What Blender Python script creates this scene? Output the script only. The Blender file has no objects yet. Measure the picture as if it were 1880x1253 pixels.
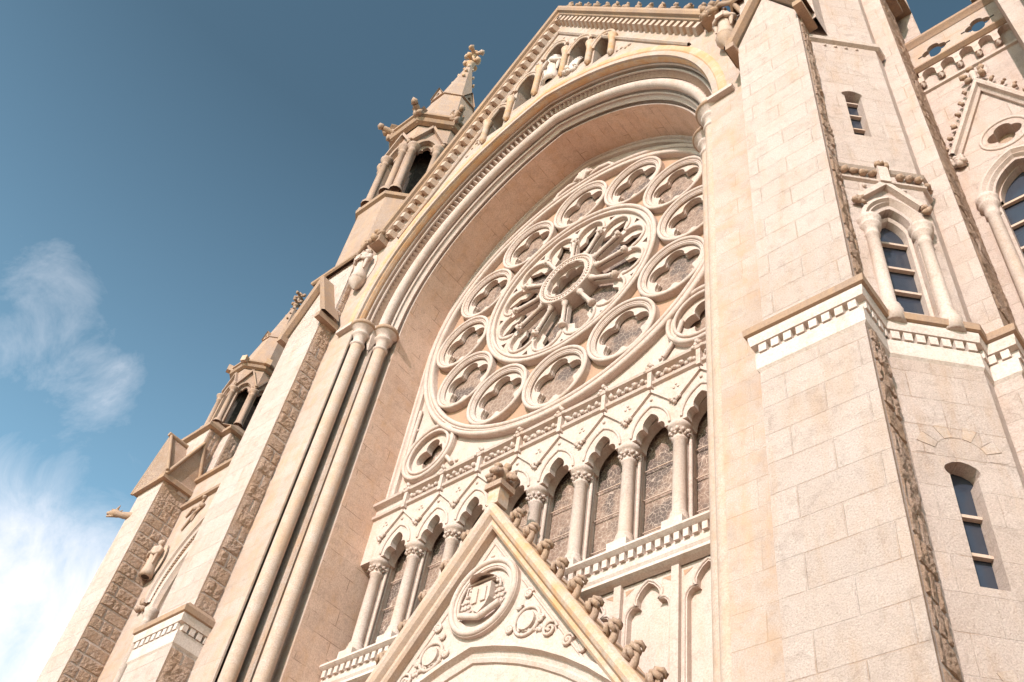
import bpy, math, random
from mathutils import Matrix, Vector, noise
from mathutils.geometry import tessellate_polygon
random.seed(7)
PI = math.pi
sc = bpy.context.scene
COL = sc.collection

# ------------------------------------------------------------------ camera
cam_d = bpy.data.cameras.new('camera')
cam = bpy.data.objects.new('camera', cam_d); COL.objects.link(cam); sc.camera = cam
def rodr(a):
    th = a.length; k = a / th
    return Matrix.Rotation(th, 3, k)
Rw = rodr(Vector((0.643946777, 0.341870835, -0.605774307)))     # world -> camera (x right, y down, z forward)
cm = Matrix((Rw[0], -Rw[1], -Rw[2])).transposed().to_4x4()
cm.translation = Vector((9.83883704, -10.0, 1.6))
cam.matrix_world = cm
cam_d.sensor_width = 36.0
cam_d.lens = 1828.287 / 1880 * 36.0
cam_d.shift_x = -(990.3526 - 940) / 1880
cam_d.shift_y = (647.8388 - 626.5) / 1880
cam_d.clip_start = 0.1; cam_d.clip_end = 5000

# ------------------------------------------------------------------ light
SUN_EL = math.radians(27); SUN_AZ = math.radians(12)          # azimuth measured from -y (in front of the facade) towards +x
sd = Vector((math.sin(SUN_AZ) * math.cos(SUN_EL), -math.cos(SUN_AZ) * math.cos(SUN_EL), math.sin(SUN_EL)))
sun_d = bpy.data.lights.new('sun', 'SUN'); sun = bpy.data.objects.new('sun', sun_d); COL.objects.link(sun)
sun_d.energy = 3.4; sun_d.angle = math.radians(0.5); sun_d.color = (1.0, 0.885, 0.86)
sun.rotation_euler = sd.to_track_quat('Z', 'Y').to_euler()
sun.location = (8, -30, 40)

world = bpy.data.worlds.new('World'); sc.world = world; world.use_nodes = True
nt = world.node_tree; nt.nodes.clear()
def N(nt, t, **k):
    n = nt.nodes.new(t)
    for a, b in k.items():
        if a == 'inp':
            for i, v in b.items(): n.inputs[i].default_value = v
        else: setattr(n, a, b)
    return n
def ramp(nt, fac, stops, interp='LINEAR'):
    r = nt.nodes.new('ShaderNodeValToRGB'); r.color_ramp.interpolation = interp
    el = r.color_ramp.elements
    while len(el) < len(stops): el.new(0.5)
    for e, (p, c) in zip(el, stops):
        e.position = p; e.color = (*c, 1) if len(c) == 3 else c
    nt.links.new(fac, r.inputs[0]); return r.outputs[0]
def mixc(nt, f, a, b, mode='MIX'):
    m = nt.nodes.new('ShaderNodeMix'); m.data_type = 'RGBA'; m.blend_type = mode
    for s, v in ((m.inputs[0], f), (m.inputs[6], a), (m.inputs[7], b)):
        if isinstance(v, (int, float)): s.default_value = v
        elif isinstance(v, tuple): s.default_value = (*v, 1) if len(v) == 3 else v
        else: nt.links.new(v, s)
    return m.outputs[2]
def mth(nt, op, a, b=None, clamp=False):
    m = nt.nodes.new('ShaderNodeMath'); m.operation = op; m.use_clamp = clamp
    for s, v in ((m.inputs[0], a), (m.inputs[1], b)):
        if v is None: continue
        if isinstance(v, (int, float)): s.default_value = v
        else: nt.links.new(v, s)
    return m.outputs[0]
L = nt.links
sky = N(nt, 'ShaderNodeTexSky', sky_type='NISHITA', sun_disc=False, sun_elevation=SUN_EL, sun_rotation=PI - SUN_AZ,
        altitude=0, air_density=1.0, dust_density=0.6, ozone_density=1.4)
tc = N(nt, 'ShaderNodeTexCoord')
# clouds: only low down on the left (towards the west), fading out with height
vdir = tc.outputs['Generated']
n1 = N(nt, 'ShaderNodeTexNoise', inp={'Scale': 9.0, 'Detail': 10.0, 'Roughness': 0.66, 'Distortion': 0.7}); L.new(vdir, n1.inputs['Vector'])
sep = N(nt, 'ShaderNodeSeparateXYZ'); L.new(vdir, sep.inputs[0])
def dotc(v):
    d = N(nt, 'ShaderNodeVectorMath', operation='DOT_PRODUCT'); L.new(vdir, d.inputs[0]); d.inputs[1].default_value = v; return d.outputs['Value']
CLOUD_A = (-0.862, 0.262, 0.434)     # direction of the big low cloud
CLOUD_B = (-0.7555, 0.100, 0.648)
CLOUD_C = (-0.7600, 0.175, 0.626)
ca = N(nt, 'ShaderNodeMapRange', inp={'From Min': 0.978, 'From Max': 0.999, 'To Min': -0.31, 'To Max': 0.44}); L.new(dotc(CLOUD_A), ca.inputs[0])
cb = N(nt, 'ShaderNodeMapRange', inp={'From Min': 0.9965, 'From Max': 0.9999, 'To Min': -0.34, 'To Max': 0.03}); L.new(dotc(CLOUD_B), cb.inputs[0])
cc = N(nt, 'ShaderNodeMapRange', inp={'From Min': 0.9972, 'From Max': 0.9999, 'To Min': -0.34, 'To Max': 0.02}); L.new(dotc(CLOUD_C), cc.inputs[0])
amt = mth(nt, 'MAXIMUM', ca.outputs[0], mth(nt, 'MAXIMUM', cb.outputs[0], cc.outputs[0]))
dens = mth(nt, 'ADD', n1.outputs['Fac'], amt)
cl = ramp(nt, dens, [(0.42, (0, 0, 0)), (0.60, (.22, .22, .22)), (0.80, (.62, .62, .62)), (1.0, (1, 1, 1))])
SKY_STR = 0.108
tint = mixc(nt, 1.0, sky.outputs[0], (0.74, 1.02, 0.90), 'MULTIPLY')
grad = N(nt, 'ShaderNodeMapRange', inp={'From Min': 0.45, 'From Max': 0.84, 'To Min': 1.65, 'To Max': 0.66}); L.new(sep.outputs[2], grad.inputs[0])
gcol = N(nt, 'ShaderNodeCombineXYZ'); [L.new(grad.outputs[0], gcol.inputs[i]) for i in range(3)]
tint = mixc(nt, 1.0, tint, gcol.outputs[0], 'MULTIPLY')
hs = N(nt, 'ShaderNodeHueSaturation', inp={'Saturation': 0.90, 'Value': 1.12}); L.new(tint, hs.inputs['Color'])
skyc = mixc(nt, cl, hs.outputs[0], (5.9, 5.9, 6.3))
bg = N(nt, 'ShaderNodeBackground', inp={'Strength': SKY_STR}); L.new(skyc, bg.inputs[0])
wo = N(nt, 'ShaderNodeOutputWorld'); L.new(bg.outputs[0], wo.inputs[0])

vs = sc.view_settings
vs.view_transform = 'Standard'; vs.look = 'None'; vs.gamma = 1.0; vs.use_curve_mapping = False
vs.exposure = 0.78
sc.cycles.max_bounces = 7; sc.cycles.diffuse_bounces = 5

# ------------------------------------------------------------------ materials
def mat_base(name):
    m = bpy.data.materials.new(name); m.use_nodes = True; t = m.node_tree; t.nodes.clear()
    o = N(t, 'ShaderNodeOutputMaterial'); p = N(t, 'ShaderNodeBsdfPrincipled'); t.links.new(p.outputs[0], o.inputs[0])
    p.inputs['Roughness'].default_value = 0.9; p.inputs['Specular IOR Level'].default_value = 0.2
    return m, t, p
def stone(name, c1, c2, c3, joint=0.0, course=0.36, blen=0.8, lichen=0.0, lich_col=(0.62, 0.33, 0.10), bump=0.25, fine=0.02, use_uv=False, jw=0.012, rough_bump=0.0, lich_thr=0.55, stain=0.5, jcol=(0.34,0.22,0.14), grain=34.0, soot=0.45):
    m, t, p = mat_base(name)
    tcn = N(t, 'ShaderNodeTexCoord'); P = tcn.outputs['Object']
    nA = N(t, 'ShaderNodeTexNoise', inp={'Scale': 1.3, 'Detail': 6.0, 'Roughness': 0.6}); t.links.new(P, nA.inputs['Vector'])
    nB = N(t, 'ShaderNodeTexNoise', inp={'Scale': grain, 'Detail': 6.0, 'Roughness': 0.8}); t.links.new(P, nB.inputs['Vector'])
    col = mixc(t, ramp(t, nA.outputs['Fac'], [(0.35, (0, 0, 0)), (0.68, (1, 1, 1))]), c1, c2)
    col = mixc(t, ramp(t, nB.outputs['Fac'], [(0.42, (0, 0, 0)), (0.66, (1, 1, 1))]), col, c3)
    bumpin = None
    if joint > 0:
        br = N(t, 'ShaderNodeTexBrick', offset=0.5, squash=1.0, inp={'Scale': 1.0, 'Mortar Size': jw, 'Mortar Smooth': 0.35, 'Bias': 0.0, 'Brick Width': blen, 'Row Height': course,
            'Color1': (1, 1, 1, 1), 'Color2': (0.76, 0.73, 0.70, 1), 'Mortar': (0, 0, 0, 1)})
        if use_uv: t.links.new(tcn.outputs['UV'], br.inputs['Vector'])
        else:
            s = N(t, 'ShaderNodeSeparateXYZ'); t.links.new(P, s.inputs[0])
            c = N(t, 'ShaderNodeCombineXYZ'); t.links.new(mth(t, 'ADD', s.outputs[0], s.outputs[1]), c.inputs[0]); t.links.new(s.outputs[2], c.inputs[1])
            ad = N(t, 'ShaderNodeVectorMath', operation='MULTIPLY_ADD'); t.links.new(nA.outputs['Color'], ad.inputs[0]); ad.inputs[1].default_value = (.03, .03, 0); t.links.new(c.outputs[0], ad.inputs[2])
            t.links.new(ad.outputs[0], br.inputs['Vector'])
        col = mixc(t, joint * 0.8, col, br.outputs['Color'], 'MULTIPLY') if False else mixc(t, 1.0, col, mixc(t, mth(t, 'MULTIPLY', br.outputs['Fac'], -1.0), br.outputs['Color'], (1, 1, 1)), 'MULTIPLY') if False else col
        # tone differs a little from block to block, joints are a darker ochre line
        tone = mixc(t, br.outputs['Fac'], br.outputs['Color'], (1, 1, 1))
        col = mixc(t, 0.38, col, tone, 'MULTIPLY')
        brk = N(t, 'ShaderNodeTexNoise', inp={'Scale': 2.2, 'Detail': 3.0}); t.links.new(P, brk.inputs['Vector'])
        jf = mth(t, 'MULTIPLY', br.outputs['Fac'], mth(t, 'MULTIPLY', ramp(t, brk.outputs['Fac'], [(0.47, (.06, .06, .06)), (0.60, (1, 1, 1))]), joint))
        col = mixc(t, jf, col, jcol)
        bumpin = mth(t, 'MULTIPLY', br.outputs['Fac'], -0.9)
    # streaky stains
    mp = N(t, 'ShaderNodeMapping', inp={'Scale': (2.2, 2.2, 0.45)}); t.links.new(P, mp.inputs[0])
    nS = N(t, 'ShaderNodeTexNoise', inp={'Scale': 1.7, 'Detail': 7.0, 'Roughness': 0.65}); t.links.new(mp.outputs[0], nS.inputs['Vector'])
    col = mixc(t, mth(t, 'MULTIPLY', ramp(t, nS.outputs['Fac'], [(0.50, (0, 0, 0)), (0.72, (1, 1, 1))]), stain), col, (0.50, 0.30, 0.17))
    nW = N(t, 'ShaderNodeTexNoise', inp={'Scale': 4.5, 'Detail': 9.0, 'Roughness': 0.75, 'Distortion': 0.6}); t.links.new(P, nW.inputs['Vector'])
    col = mixc(t, mth(t, 'MULTIPLY', ramp(t, nW.outputs['Fac'], [(0.50, (0, 0, 0)), (0.74, (1, 1, 1))]), soot), col, (0.24, 0.17, 0.13))
    if lichen > 0:
        nL = N(t, 'ShaderNodeTexNoise', inp={'Scale': 2.6, 'Detail': 8.0, 'Roughness': 0.72}); t.links.new(P, nL.inputs['Vector'])
        col = mixc(t, mth(t, 'MULTIPLY', ramp(t, nL.outputs['Fac'], [(lich_thr - 0.12, (0, 0, 0)), (lich_thr + 0.1, (1, 1, 1))]), lichen), col, lich_col)
    t.links.new(col, p.inputs['Base Color'])
    b = N(t, 'ShaderNodeBump', inp={'Strength': bump, 'Distance': fine})
    hsum = mth(t, 'ADD', nB.outputs['Fac'], 0.0)
    if rough_bump > 0:
        nR = N(t, 'ShaderNodeTexNoise', inp={'Scale': 5.0, 'Detail': 8.0, 'Roughness': 0.7}); t.links.new(P, nR.inputs['Vector'])
        hsum = mth(t, 'ADD', hsum, mth(t, 'MULTIPLY', nR.outputs['Fac'], rough_bump))
    if bumpin is not None: hsum = mth(t, 'ADD', hsum, bumpin)
    t.links.new(hsum, b.inputs['Height']); t.links.new(b.outputs[0], p.inputs['Normal'])
    return m
PALE = (0.58, 0.475, 0.42); PALE2 = (0.53, 0.42, 0.36); PALE3 = (0.41, 0.31, 0.255)
M_PALE = stone('pale_carved_limestone', PALE, PALE2, PALE3, stain=0.3, bump=0.4)
M_ASH = stone('rough_granite_ashlar', (0.69, 0.565, 0.505), (0.66, 0.515, 0.44), (0.46, 0.345, 0.29), joint=0.36, course=0.45, blen=0.95, bump=0.9, fine=0.035, rough_bump=1.2, stain=0.4, jw=0.009, jcol=(0.42, 0.24, 0.14), grain=50.0)
M_WALL = stone('fine_jointed_wall_stone', (0.52, 0.425, 0.37), (0.48, 0.36, 0.29), (0.35, 0.26, 0.21), joint=0.6, course=0.45, blen=0.9, bump=0.6, stain=0.5, lichen=0.45, lich_col=(0.46, 0.28, 0.16), jw=0.007, lich_thr=0.60, grain=50.0)
M_REV = stone('reveal_ashlar', (0.70, 0.49, 0.38), (0.66, 0.43, 0.32), (0.46, 0.30, 0.23), joint=1.0, course=0.36, blen=1.3, bump=0.35, use_uv=True, stain=0.4, lichen=0.25, lich_thr=0.66, jw=0.008, jcol=(0.26,0.16,0.11))
M_ROCK = stone('rock_faced_granite', (0.66, 0.47, 0.37), (0.58, 0.38, 0.27), (0.30, 0.195, 0.14), bump=1.0, fine=0.05, rough_bump=1.5, stain=0.3, lichen=0.3, lich_col=(0.52, 0.31, 0.18), lich_thr=0.55, grain=40.0)
M_SHAFT = stone('weathered_shaft_stone', (0.52, 0.415, 0.35), (0.48, 0.35, 0.27), (0.36, 0.26, 0.21), stain=0.5, lichen=0.25, lich_col=(0.50, 0.30, 0.16))
M_WEATH = stone('brown_weathered_turret_stone', (0.42, 0.31, 0.25), (0.38, 0.26, 0.20), (0.28, 0.19, 0.15), joint=0.35, course=0.3, blen=0.6, stain=0.5, lichen=0.25, lich_col=(0.45, 0.28, 0.16))
M_LICH = stone('lichened_stone', (0.54, 0.43, 0.355), (0.52, 0.36, 0.26), (0.40, 0.29, 0.22), stain=0.35, lichen=0.8, lich_col=(0.54, 0.29, 0.12), lich_thr=0.55)
M_HOOD = stone('orange_lichened_stone', (0.56, 0.43, 0.34), (0.55, 0.37, 0.24), (0.44, 0.31, 0.23), stain=0.3, lichen=0.85, lich_col=(0.52, 0.28, 0.13), lich_thr=0.50)
M_COPE = stone('brown_weathered_coping', (0.38, 0.26, 0.19), (0.33, 0.21, 0.145), (0.23, 0.155, 0.115), stain=0.5, lichen=0.3, lich_thr=0.55, lich_col=(0.46, 0.28, 0.14))
M_CARV = stone('deep_carved_stone', (0.44, 0.31, 0.24), (0.37, 0.25, 0.18), (0.25, 0.165, 0.12), bump=0.7, stain=0.4, lichen=0.25, lich_col=(0.46, 0.28, 0.14))
M_SPAN = stone('ochre_spandrel_stone', (0.44, 0.28, 0.19), (0.40, 0.24, 0.16), (0.30, 0.19, 0.13), stain=0.4)
M_WHITE = stone('clean_white_stone', (0.62, 0.53, 0.48), (0.58, 0.48, 0.42), (0.44, 0.345, 0.29), stain=0.3)

def glass_lead(name, scale=9.0, thin=0.05):
    m, t, p = mat_base(name)
    P = N(t, 'ShaderNodeTexCoord').outputs['Object']
    v = N(t, 'ShaderNodeTexVoronoi', feature='DISTANCE_TO_EDGE', inp={'Scale': scale, 'Randomness': 0.95}); t.links.new(P, v.inputs['Vector'])
    nz = N(t, 'ShaderNodeTexNoise', inp={'Scale': 1.9, 'Detail': 4.0}); t.links.new(P, nz.inputs['Vector'])
    v2 = N(t, 'ShaderNodeTexVoronoi', inp={'Scale': scale, 'Randomness': 0.95}); t.links.new(P, v2.inputs['Vector'])
    pane = mixc(t, mth(t, 'MULTIPLY', v2.outputs['Distance'], 1.2, True), (0.15, 0.095, 0.07), (0.31, 0.21, 0.16))
    base = mixc(t, ramp(t, nz.outputs['Fac'], [(0.50, (0, 0, 0)), (0.60, (1, 1, 1))]), pane, (0.085, 0.062, 0.055))
    edge = ramp(t, v.outputs['Distance'], [(thin * 0.5, (1, 1, 1)), (thin, (0, 0, 0))])
    col = mixc(t, mth(t, 'MULTIPLY', edge, 0.6), base, (0.58, 0.45, 0.37))
    # fine guard mesh in front of the glass
    w1 = N(t, 'ShaderNodeTexChecker', inp={'Scale': 64.0}); t.links.new(P, w1.inputs['Vector'])
    col = mixc(t, mth(t, 'MULTIPLY', w1.outputs['Fac'], 0.22), col, (0.44, 0.31, 0.24))
    t.links.new(col, p.inputs['Base Color']); p.inputs['Roughness'].default_value = 0.55
    b = N(t, 'ShaderNodeBump', inp={'Strength': 0.8, 'Distance': 0.02}); t.links.new(edge, b.inputs['Height']); t.links.new(b.outputs[0], p.inputs['Normal'])
    return m
M_LEAD = glass_lead('leaded_glass_with_guard_mesh', 9.0, 0.05)
M_LEAD2 = glass_lead('fine_leaded_lancet_glass', 12.0, 0.06)
def glassy(name, col, rough):
    m, t, p = mat_base(name)
    P = N(t, 'ShaderNodeTexCoord').outputs['Object']
    nz = N(t, 'ShaderNodeTexNoise', inp={'Scale': 3.0, 'Detail': 2.0}); t.links.new(P, nz.inputs['Vector'])
    t.links.new(mixc(t, nz.outputs['Fac'], col, tuple(c * 0.6 for c in col)), p.inputs['Base Color'])
    p.inputs['Roughness'].default_value = rough; p.inputs['Specular IOR Level'].default_value = 0.8
    b = N(t, 'ShaderNodeBump', inp={'Strength': 0.15, 'Distance': 0.02}); t.links.new(nz.outputs['Fac'], b.inputs['Height']); t.links.new(b.outputs[0], p.inputs['Normal'])
    return m
M_GLASS = glassy('dark_slate_window_glass', (0.035, 0.042, 0.060), 0.22)
M_BAR = stone('pale_window_bar', (0.55, 0.42, 0.34), (0.50, 0.38, 0.30), (0.42, 0.30, 0.24))
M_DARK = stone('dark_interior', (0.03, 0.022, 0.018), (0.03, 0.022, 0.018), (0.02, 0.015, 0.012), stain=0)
M_IRON = stone('iron_bar', (0.04, 0.035, 0.035), (0.05, 0.04, 0.04), (0.03, 0.03, 0.03), stain=0)
M_ROOF = stone('slate_roof', (0.10, 0.10, 0.12), (0.08, 0.08, 0.09), (0.06, 0.06, 0.07), joint=0.5, course=0.25, blen=0.4)
M_GROUND = stone('paving', (0.52, 0.36, 0.26), (0.46, 0.32, 0.23), (0.40, 0.27, 0.20), bump=0.3)

# ------------------------------------------------------------------ mesh helpers
I4 = Matrix.Identity(4)
class MB:
    def __init__(s, T=None): s.v = []; s.f = []; s.mi = []; s.uv = {}; s.T = T or I4; s.sm = []
    def add(s, vs, fs, mi=0, smooth=False):
        b = len(s.v); s.v += [s.T @ Vector(v) for v in vs]
        for f in fs: s.f.append(tuple(b + i for i in f)); s.mi.append(mi); s.sm.append(smooth)
    def box(s, x0, x1, y0, y1, z0, z1, mi=0):
        s.add([(x0, y0, z0), (x1, y0, z0), (x1, y1, z0), (x0, y1, z0), (x0, y0, z1), (x1, y0, z1), (x1, y1, z1), (x0, y1, z1)],
              [(0, 3, 2, 1), (4, 5, 6, 7), (0, 1, 5, 4), (1, 2, 6, 5), (2, 3, 7, 6), (3, 0, 4, 7)], mi)
    def plate(s, outer, holes=(), y0=0, y1=1, mi=0, back=False, msides=None):
        loops = [list(outer)] + [list(h) for h in holes]
        tri = tessellate_polygon([[Vector((a, b, 0)) for a, b in l] for l in loops])
        flat = [p for l in loops for p in l]; n = len(flat)
        fr = []
        for t in tri:
            a, b, c = (flat[i] for i in t)
            ar = (b[0] - a[0]) * (c[1] - a[1]) - (b[1] - a[1]) * (c[0] - a[0])
            fr.append(t if ar > 0 else (t[0], t[2], t[1]))
        s.add([(a, y0, b) for a, b in flat], fr, mi)
        if back: s.add([(a, y1, b) for a, b in flat], [f[::-1] for f in fr], mi)
        for li, l in enumerate(loops):
            ar = sum(l[i][0] * l[(i + 1) % len(l)][1] - l[(i + 1) % len(l)][0] * l[i][1] for i in range(len(l)))
            if (ar > 0) != (li == 0): l = l[::-1]
            k = len(l)
            s.add([(a, y0, b) for a, b in l] + [(a, y1, b) for a, b in l], [(i, i + k, (i + 1) % k + k, (i + 1) % k) for i in range(k)], mi if msides is None else msides)
    def grid(s, rows, mi=0, smooth=False, closed=False, closedv=False):
        n = len(rows[0]); vs = [p for r in rows for p in r]; fs = []
        R = len(rows)
        for i in range(R if closedv else R - 1):
            for j in range(n if closed else n - 1):
                a = i * n + j; b = i * n + (j + 1) % n; c = ((i + 1) % R) * n + (j + 1) % n; d = ((i + 1) % R) * n + j
                fs.append((a, b, c, d))
        s.add(vs, fs, mi, smooth)
    def lathe(s, c, prof, seg=20, mi=0, smooth=True, axis=None, a0=0, a1=2 * PI, lob=0, lobd=0):
        rows = []
        full = abs(a1 - a0 - 2 * PI) < 1e-6
        k = seg if full else seg + 1
        Mx = Matrix.Translation(Vector(c)) @ (axis if axis else I4)
        for r, z in prof:
            row = []
            for i in range(k):
                a = a0 + (a1 - a0) * i / seg; rr = r * (1 + (lobd * abs(math.sin(a * lob / 2)) if lob else 0))
                row.append(Mx @ Vector((rr * math.cos(a), rr * math.sin(a), z)))
            rows.append(row)
        s.grid(rows, mi, smooth, closed=full)
    def tube(s, pts, r, seg=8, mi=0, closed=False, smooth=True):
        pts = [Vector(p) for p in pts]; n = len(pts); rows = []
        for i, p in enumerate(pts):
            if closed: d = pts[(i + 1) % n] - pts[i - 1]
            else: d = pts[min(i + 1, n - 1)] - pts[max(i - 1, 0)]
            d.normalize(); up = Vector((0, 1, 0)) if abs(d.y) < 0.9 else Vector((1, 0, 0))
            a = d.cross(up).normalized(); b = d.cross(a)
            rr = r[i] if isinstance(r, (list, tuple)) else r
            rows.append([p + rr * (math.cos(t) * a + math.sin(t) * b) for t in (2 * PI * j / seg for j in range(seg))])
        s.grid(rows, mi, smooth, closed=True, closedv=closed)
        if not closed:
            for row in (rows[0], rows[-1]): s.add(row, [tuple(range(seg))], mi)
    def ringxz(s, cx, cz, R, y, r, seg=40, rs=8, mi=0, a0=0, a1=2 * PI):
        full = abs(a1 - a0 - 2 * PI) < 1e-6
        pts = [(cx + R * math.cos(a0 + (a1 - a0) * i / seg), y, cz + R * math.sin(a0 + (a1 - a0) * i / seg)) for i in range(seg if full else seg + 1)]
        s.tube(pts, r, rs, mi, closed=full)
    def annulus(s, cx, cz, r0, r1, y0, y1, seg=40, mi=0):
        rows = []
        for r, y in ((r0, y1), (r0, y0), (r1, y0), (r1, y1)):
            rows.append([(cx + r * math.cos(2 * PI * i / seg), y, cz + r * math.sin(2 * PI * i / seg)) for i in range(seg)])
        s.grid(rows, mi, False, closed=True)
    def blob(s, c, r, mi=0, j=0.25, sub=1, sc_=(1, 1, 1)):
        vs, fs = ICO[sub]; c = Vector(c)
        o = Vector((random.random() * 50, random.random() * 50, random.random() * 50))
        s.add([c + Vector((v.x * sc_[0], v.y * sc_[1], v.z * sc_[2])) * r * (1 + j * 1.6 * noise.noise(v * 1.8 + o)) for v in vs], fs, mi, True)
    def polysweep(s, pts, prof, mi=0, closed=False, caps=False):
        """pts: 2D plan polyline (outside on the right hand when walking); prof: (offset_out, z)"""
        n = len(pts); offs = []
        for i in range(n):
            def nrm(a, b):
                d = Vector((b[0] - a[0], b[1] - a[1])); d.normalize(); return Vector((d.y, -d.x))
            if closed: n1 = nrm(pts[i - 1], pts[i]); n2 = nrm(pts[i], pts[(i + 1) % n])
            else:
                n1 = nrm(pts[max(i - 1, 0)], pts[max(i, 1)]) ; n2 = nrm(pts[min(i, n - 2)], pts[min(i + 1, n - 1)])
            m = (n1 + n2); m = m / m.length; m = m / max(0.3, m.dot(n1)); offs.append(m)
        rows = [[(p[0] + o * f.x, p[1] + o * f.y, z) for p, f in zip(pts, offs)] for o, z in prof]
        s.grid(rows, mi, False, closed=closed)
        if caps:
            for r_ in (rows[0][::-1], rows[-1]): s.add(r_, [tuple(range(len(r_)))], mi)
    def sweep2(s, prof, path, mi=0, smooth=False, mis=None):
        """prof: list of (offset, y); path(offset) -> list of (x, z)"""
        rows = [[(x, y, z) for x, z in path(o)] for o, y in prof]
        if mis is None: s.grid(rows, mi, smooth)
        else:
            for i in range(len(rows) - 1): s.grid(rows[i:i + 2], mis[i], smooth)
    def build(s, name, mats, parent=None, label=None):
        me = bpy.data.meshes.new(name)
        me.from_pydata([tuple(v) for v in s.v], [], s.f); me.update()
        for m in (mats if isinstance(mats, (list, tuple)) else [mats]): me.materials.append(m)
        me.polygons.foreach_set('material_index', s.mi); me.polygons.foreach_set('use_smooth', s.sm)
        o = bpy.data.objects.new(name, me); COL.objects.link(o)
        if parent: o.parent = parent
        if label: o['label'] = label
        return o
import bmesh
ICO = {}
for sub in (1, 2):
    bm = bmesh.new(); bmesh.ops.create_icosphere(bm, subdivisions=sub, radius=1); bm.verts.ensure_lookup_table()
    ICO[sub] = ([v.co.copy() for v in bm.verts], [tuple(v.index for v in f.verts) for f in bm.faces]); bm.free()
def tag(o, label, cat, group=None, kind=None):
    if label: o['label'] = label
    if cat: o['category'] = cat
    if group: o['group'] = group
    if kind: o['kind'] = kind
def empty(name, loc=(0, 0, 0), parent=None):
    o = bpy.data.objects.new(name, None); COL.objects.link(o); o.location = loc
    if parent: o.parent = parent
    return o
def TM(x, y, deg, z=0): return Matrix.Translation((x, y, z)) @ Matrix.Rotation(math.radians(deg), 4, 'Z')

def arch_pts(hw, c, zs, o=0.0, n=20, zb=None, x0=0.0):
    """pointed arch, half width hw, arc centres c beyond the axis, offset o outwards; left foot -> right foot"""
    R = hw + c + o; th = math.acos(max(-1, min(1, c / R))); pts = []
    for i in range(n + 1):
        a = th * i / n; pts.append((x0 - (-c + R * math.cos(a)), zs + R * math.sin(a)))
    right = [(2 * x0 - x, z) for x, z in pts[::-1][1:]]
    pts = pts + right
    if zb is not None: pts = [(pts[0][0], zb)] + pts + [(pts[-1][0], zb)]
    return pts
def foil_r(th, n, d, q, rot=PI / 2):
    k = 2 * PI / n; a = (th - rot + k / 2) % k - k / 2
    return d * math.cos(a) + math.sqrt(max(0, q * q - (d * math.sin(a)) ** 2))
def foil_pts(cx, cz, n, d, q, rot=PI / 2, seg=None):
    seg = seg or n * 10
    return [(cx + foil_r(2 * PI * i / seg, n, d, q, rot) * math.cos(2 * PI * i / seg), cz + foil_r(2 * PI * i / seg, n, d, q, rot) * math.sin(2 * PI * i / seg)) for i in range(seg)]
def circ(cx, cz, r, seg=40): return [(cx + r * math.cos(2 * PI * i / seg), cz + r * math.sin(2 * PI * i / seg)) for i in range(seg)]
def trefoil_arch(x0, zs, hw, k=1.0, o=0.0):
    """open trefoil-pointed head, from left foot to right foot"""
    half = []
    q = 0.62 * hw
    # lower lobe
    for i in range(7):
        a = PI + 0.15 - (PI * 0.62) * i / 6
        half.append((-(hw - q) * 1.0 + (q + o) * math.cos(a), 0.02 * hw + (q + o) * math.sin(a) * 0.95))
    lastx, lastz = half[-1]
    top = zs
    pts = []
    up = [(-0.56 * hw - o * .8, 0.72 * hw + o * .2), (-0.55 * hw - o, 0.98 * hw + o * .3), (-0.44 * hw - o * .8, 1.22 * hw + o * .5), (-0.24 * hw - o * .5, 1.46 * hw + o * .8), (0, 1.62 * hw + o)]
    half = [(x, z) for x, z in half if z > -0.001 or True][1:]
    half = [(-hw - o, 0)] + [(x, max(0.02, z)) for x, z in half if x < -0.50 * hw or True and z > 0] 
    lo = [(-hw - o, 0), (-hw * 1.0 - o, 0.22 * hw), (-0.93 * hw - o * .9, 0.45 * hw + o * .2), (-0.78 * hw - o * .6, 0.60 * hw + o * .6), (-0.62 * hw - o * .3, 0.62 * hw + o * .6), (-0.50 * hw - o * .3, 0.60 * hw + o * .3)]
    h = lo + up
    pts = [(x0 + x * k, zs + z * k) for x, z in h]
    return pts + [(2 * x0 - x, z) for x, z in pts[::-1][1:]]

def rock_face(mb, w, z0, z1, course=0.355, amp=0.05, seed=0, margin=0.05, step=0.032, pattern=None, mi=0):
    """rock-faced ashlar on the local plane y=0 (outwards -y), local x 0..w, with one mesh for the whole strip"""
    rnd = random.Random(seed)
    nz = int((z1 - z0) / step); nx = max(6, int(w / step)); rows = []
    ncs = int((z1 - z0) / course) + 2; joints = []
    for k in range(ncs):
        if pattern == 'alt': js = [w * 0.52] if k % 2 else []
        else: js = [[w * 0.33], [w * 0.62], [w * 0.38, w * 0.74]][rnd.randrange(3)]
        js = [margin] + [j + rnd.uniform(-.03, .03) for j in js] + [w - 0.005]; joints.append(js)
    bul = [[rnd.uniform(0.35, 1.0) for _ in range(6)] for _ in range(ncs)]
    for i in range(nz + 1):
        z = z0 + (z1 - z0) * i / nz; row = []
        k = int((z - z0) / course); fz = (z - z0) - k * course
        js = joints[k]
        for j in range(nx + 1):
            x = w * j / nx
            if x < margin: d = 0.0
            else:
                si = 0
                while si < len(js) - 2 and x > js[si + 1]: si += 1
                ex = min(x - js[si], js[si + 1] - x); ez = min(fz, course - fz); e = max(0, min(ex, ez))
                p = Vector((x * 13, z * 13, seed * 3.1))
                nzv = noise.fractal(p, 0.8, 2.1, 5) * 0.55 + noise.noise(p * 0.3) * 0.40
                d = min(1, e / 0.045) ** 0.7 * (0.55 + 0.75 * nzv) * bul[k][si] - (0.9 if e < 0.011 else 0)
            row.append((x, -d * amp, z))
        rows.append(row)
    mb.grid(rows, mi, False)

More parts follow.
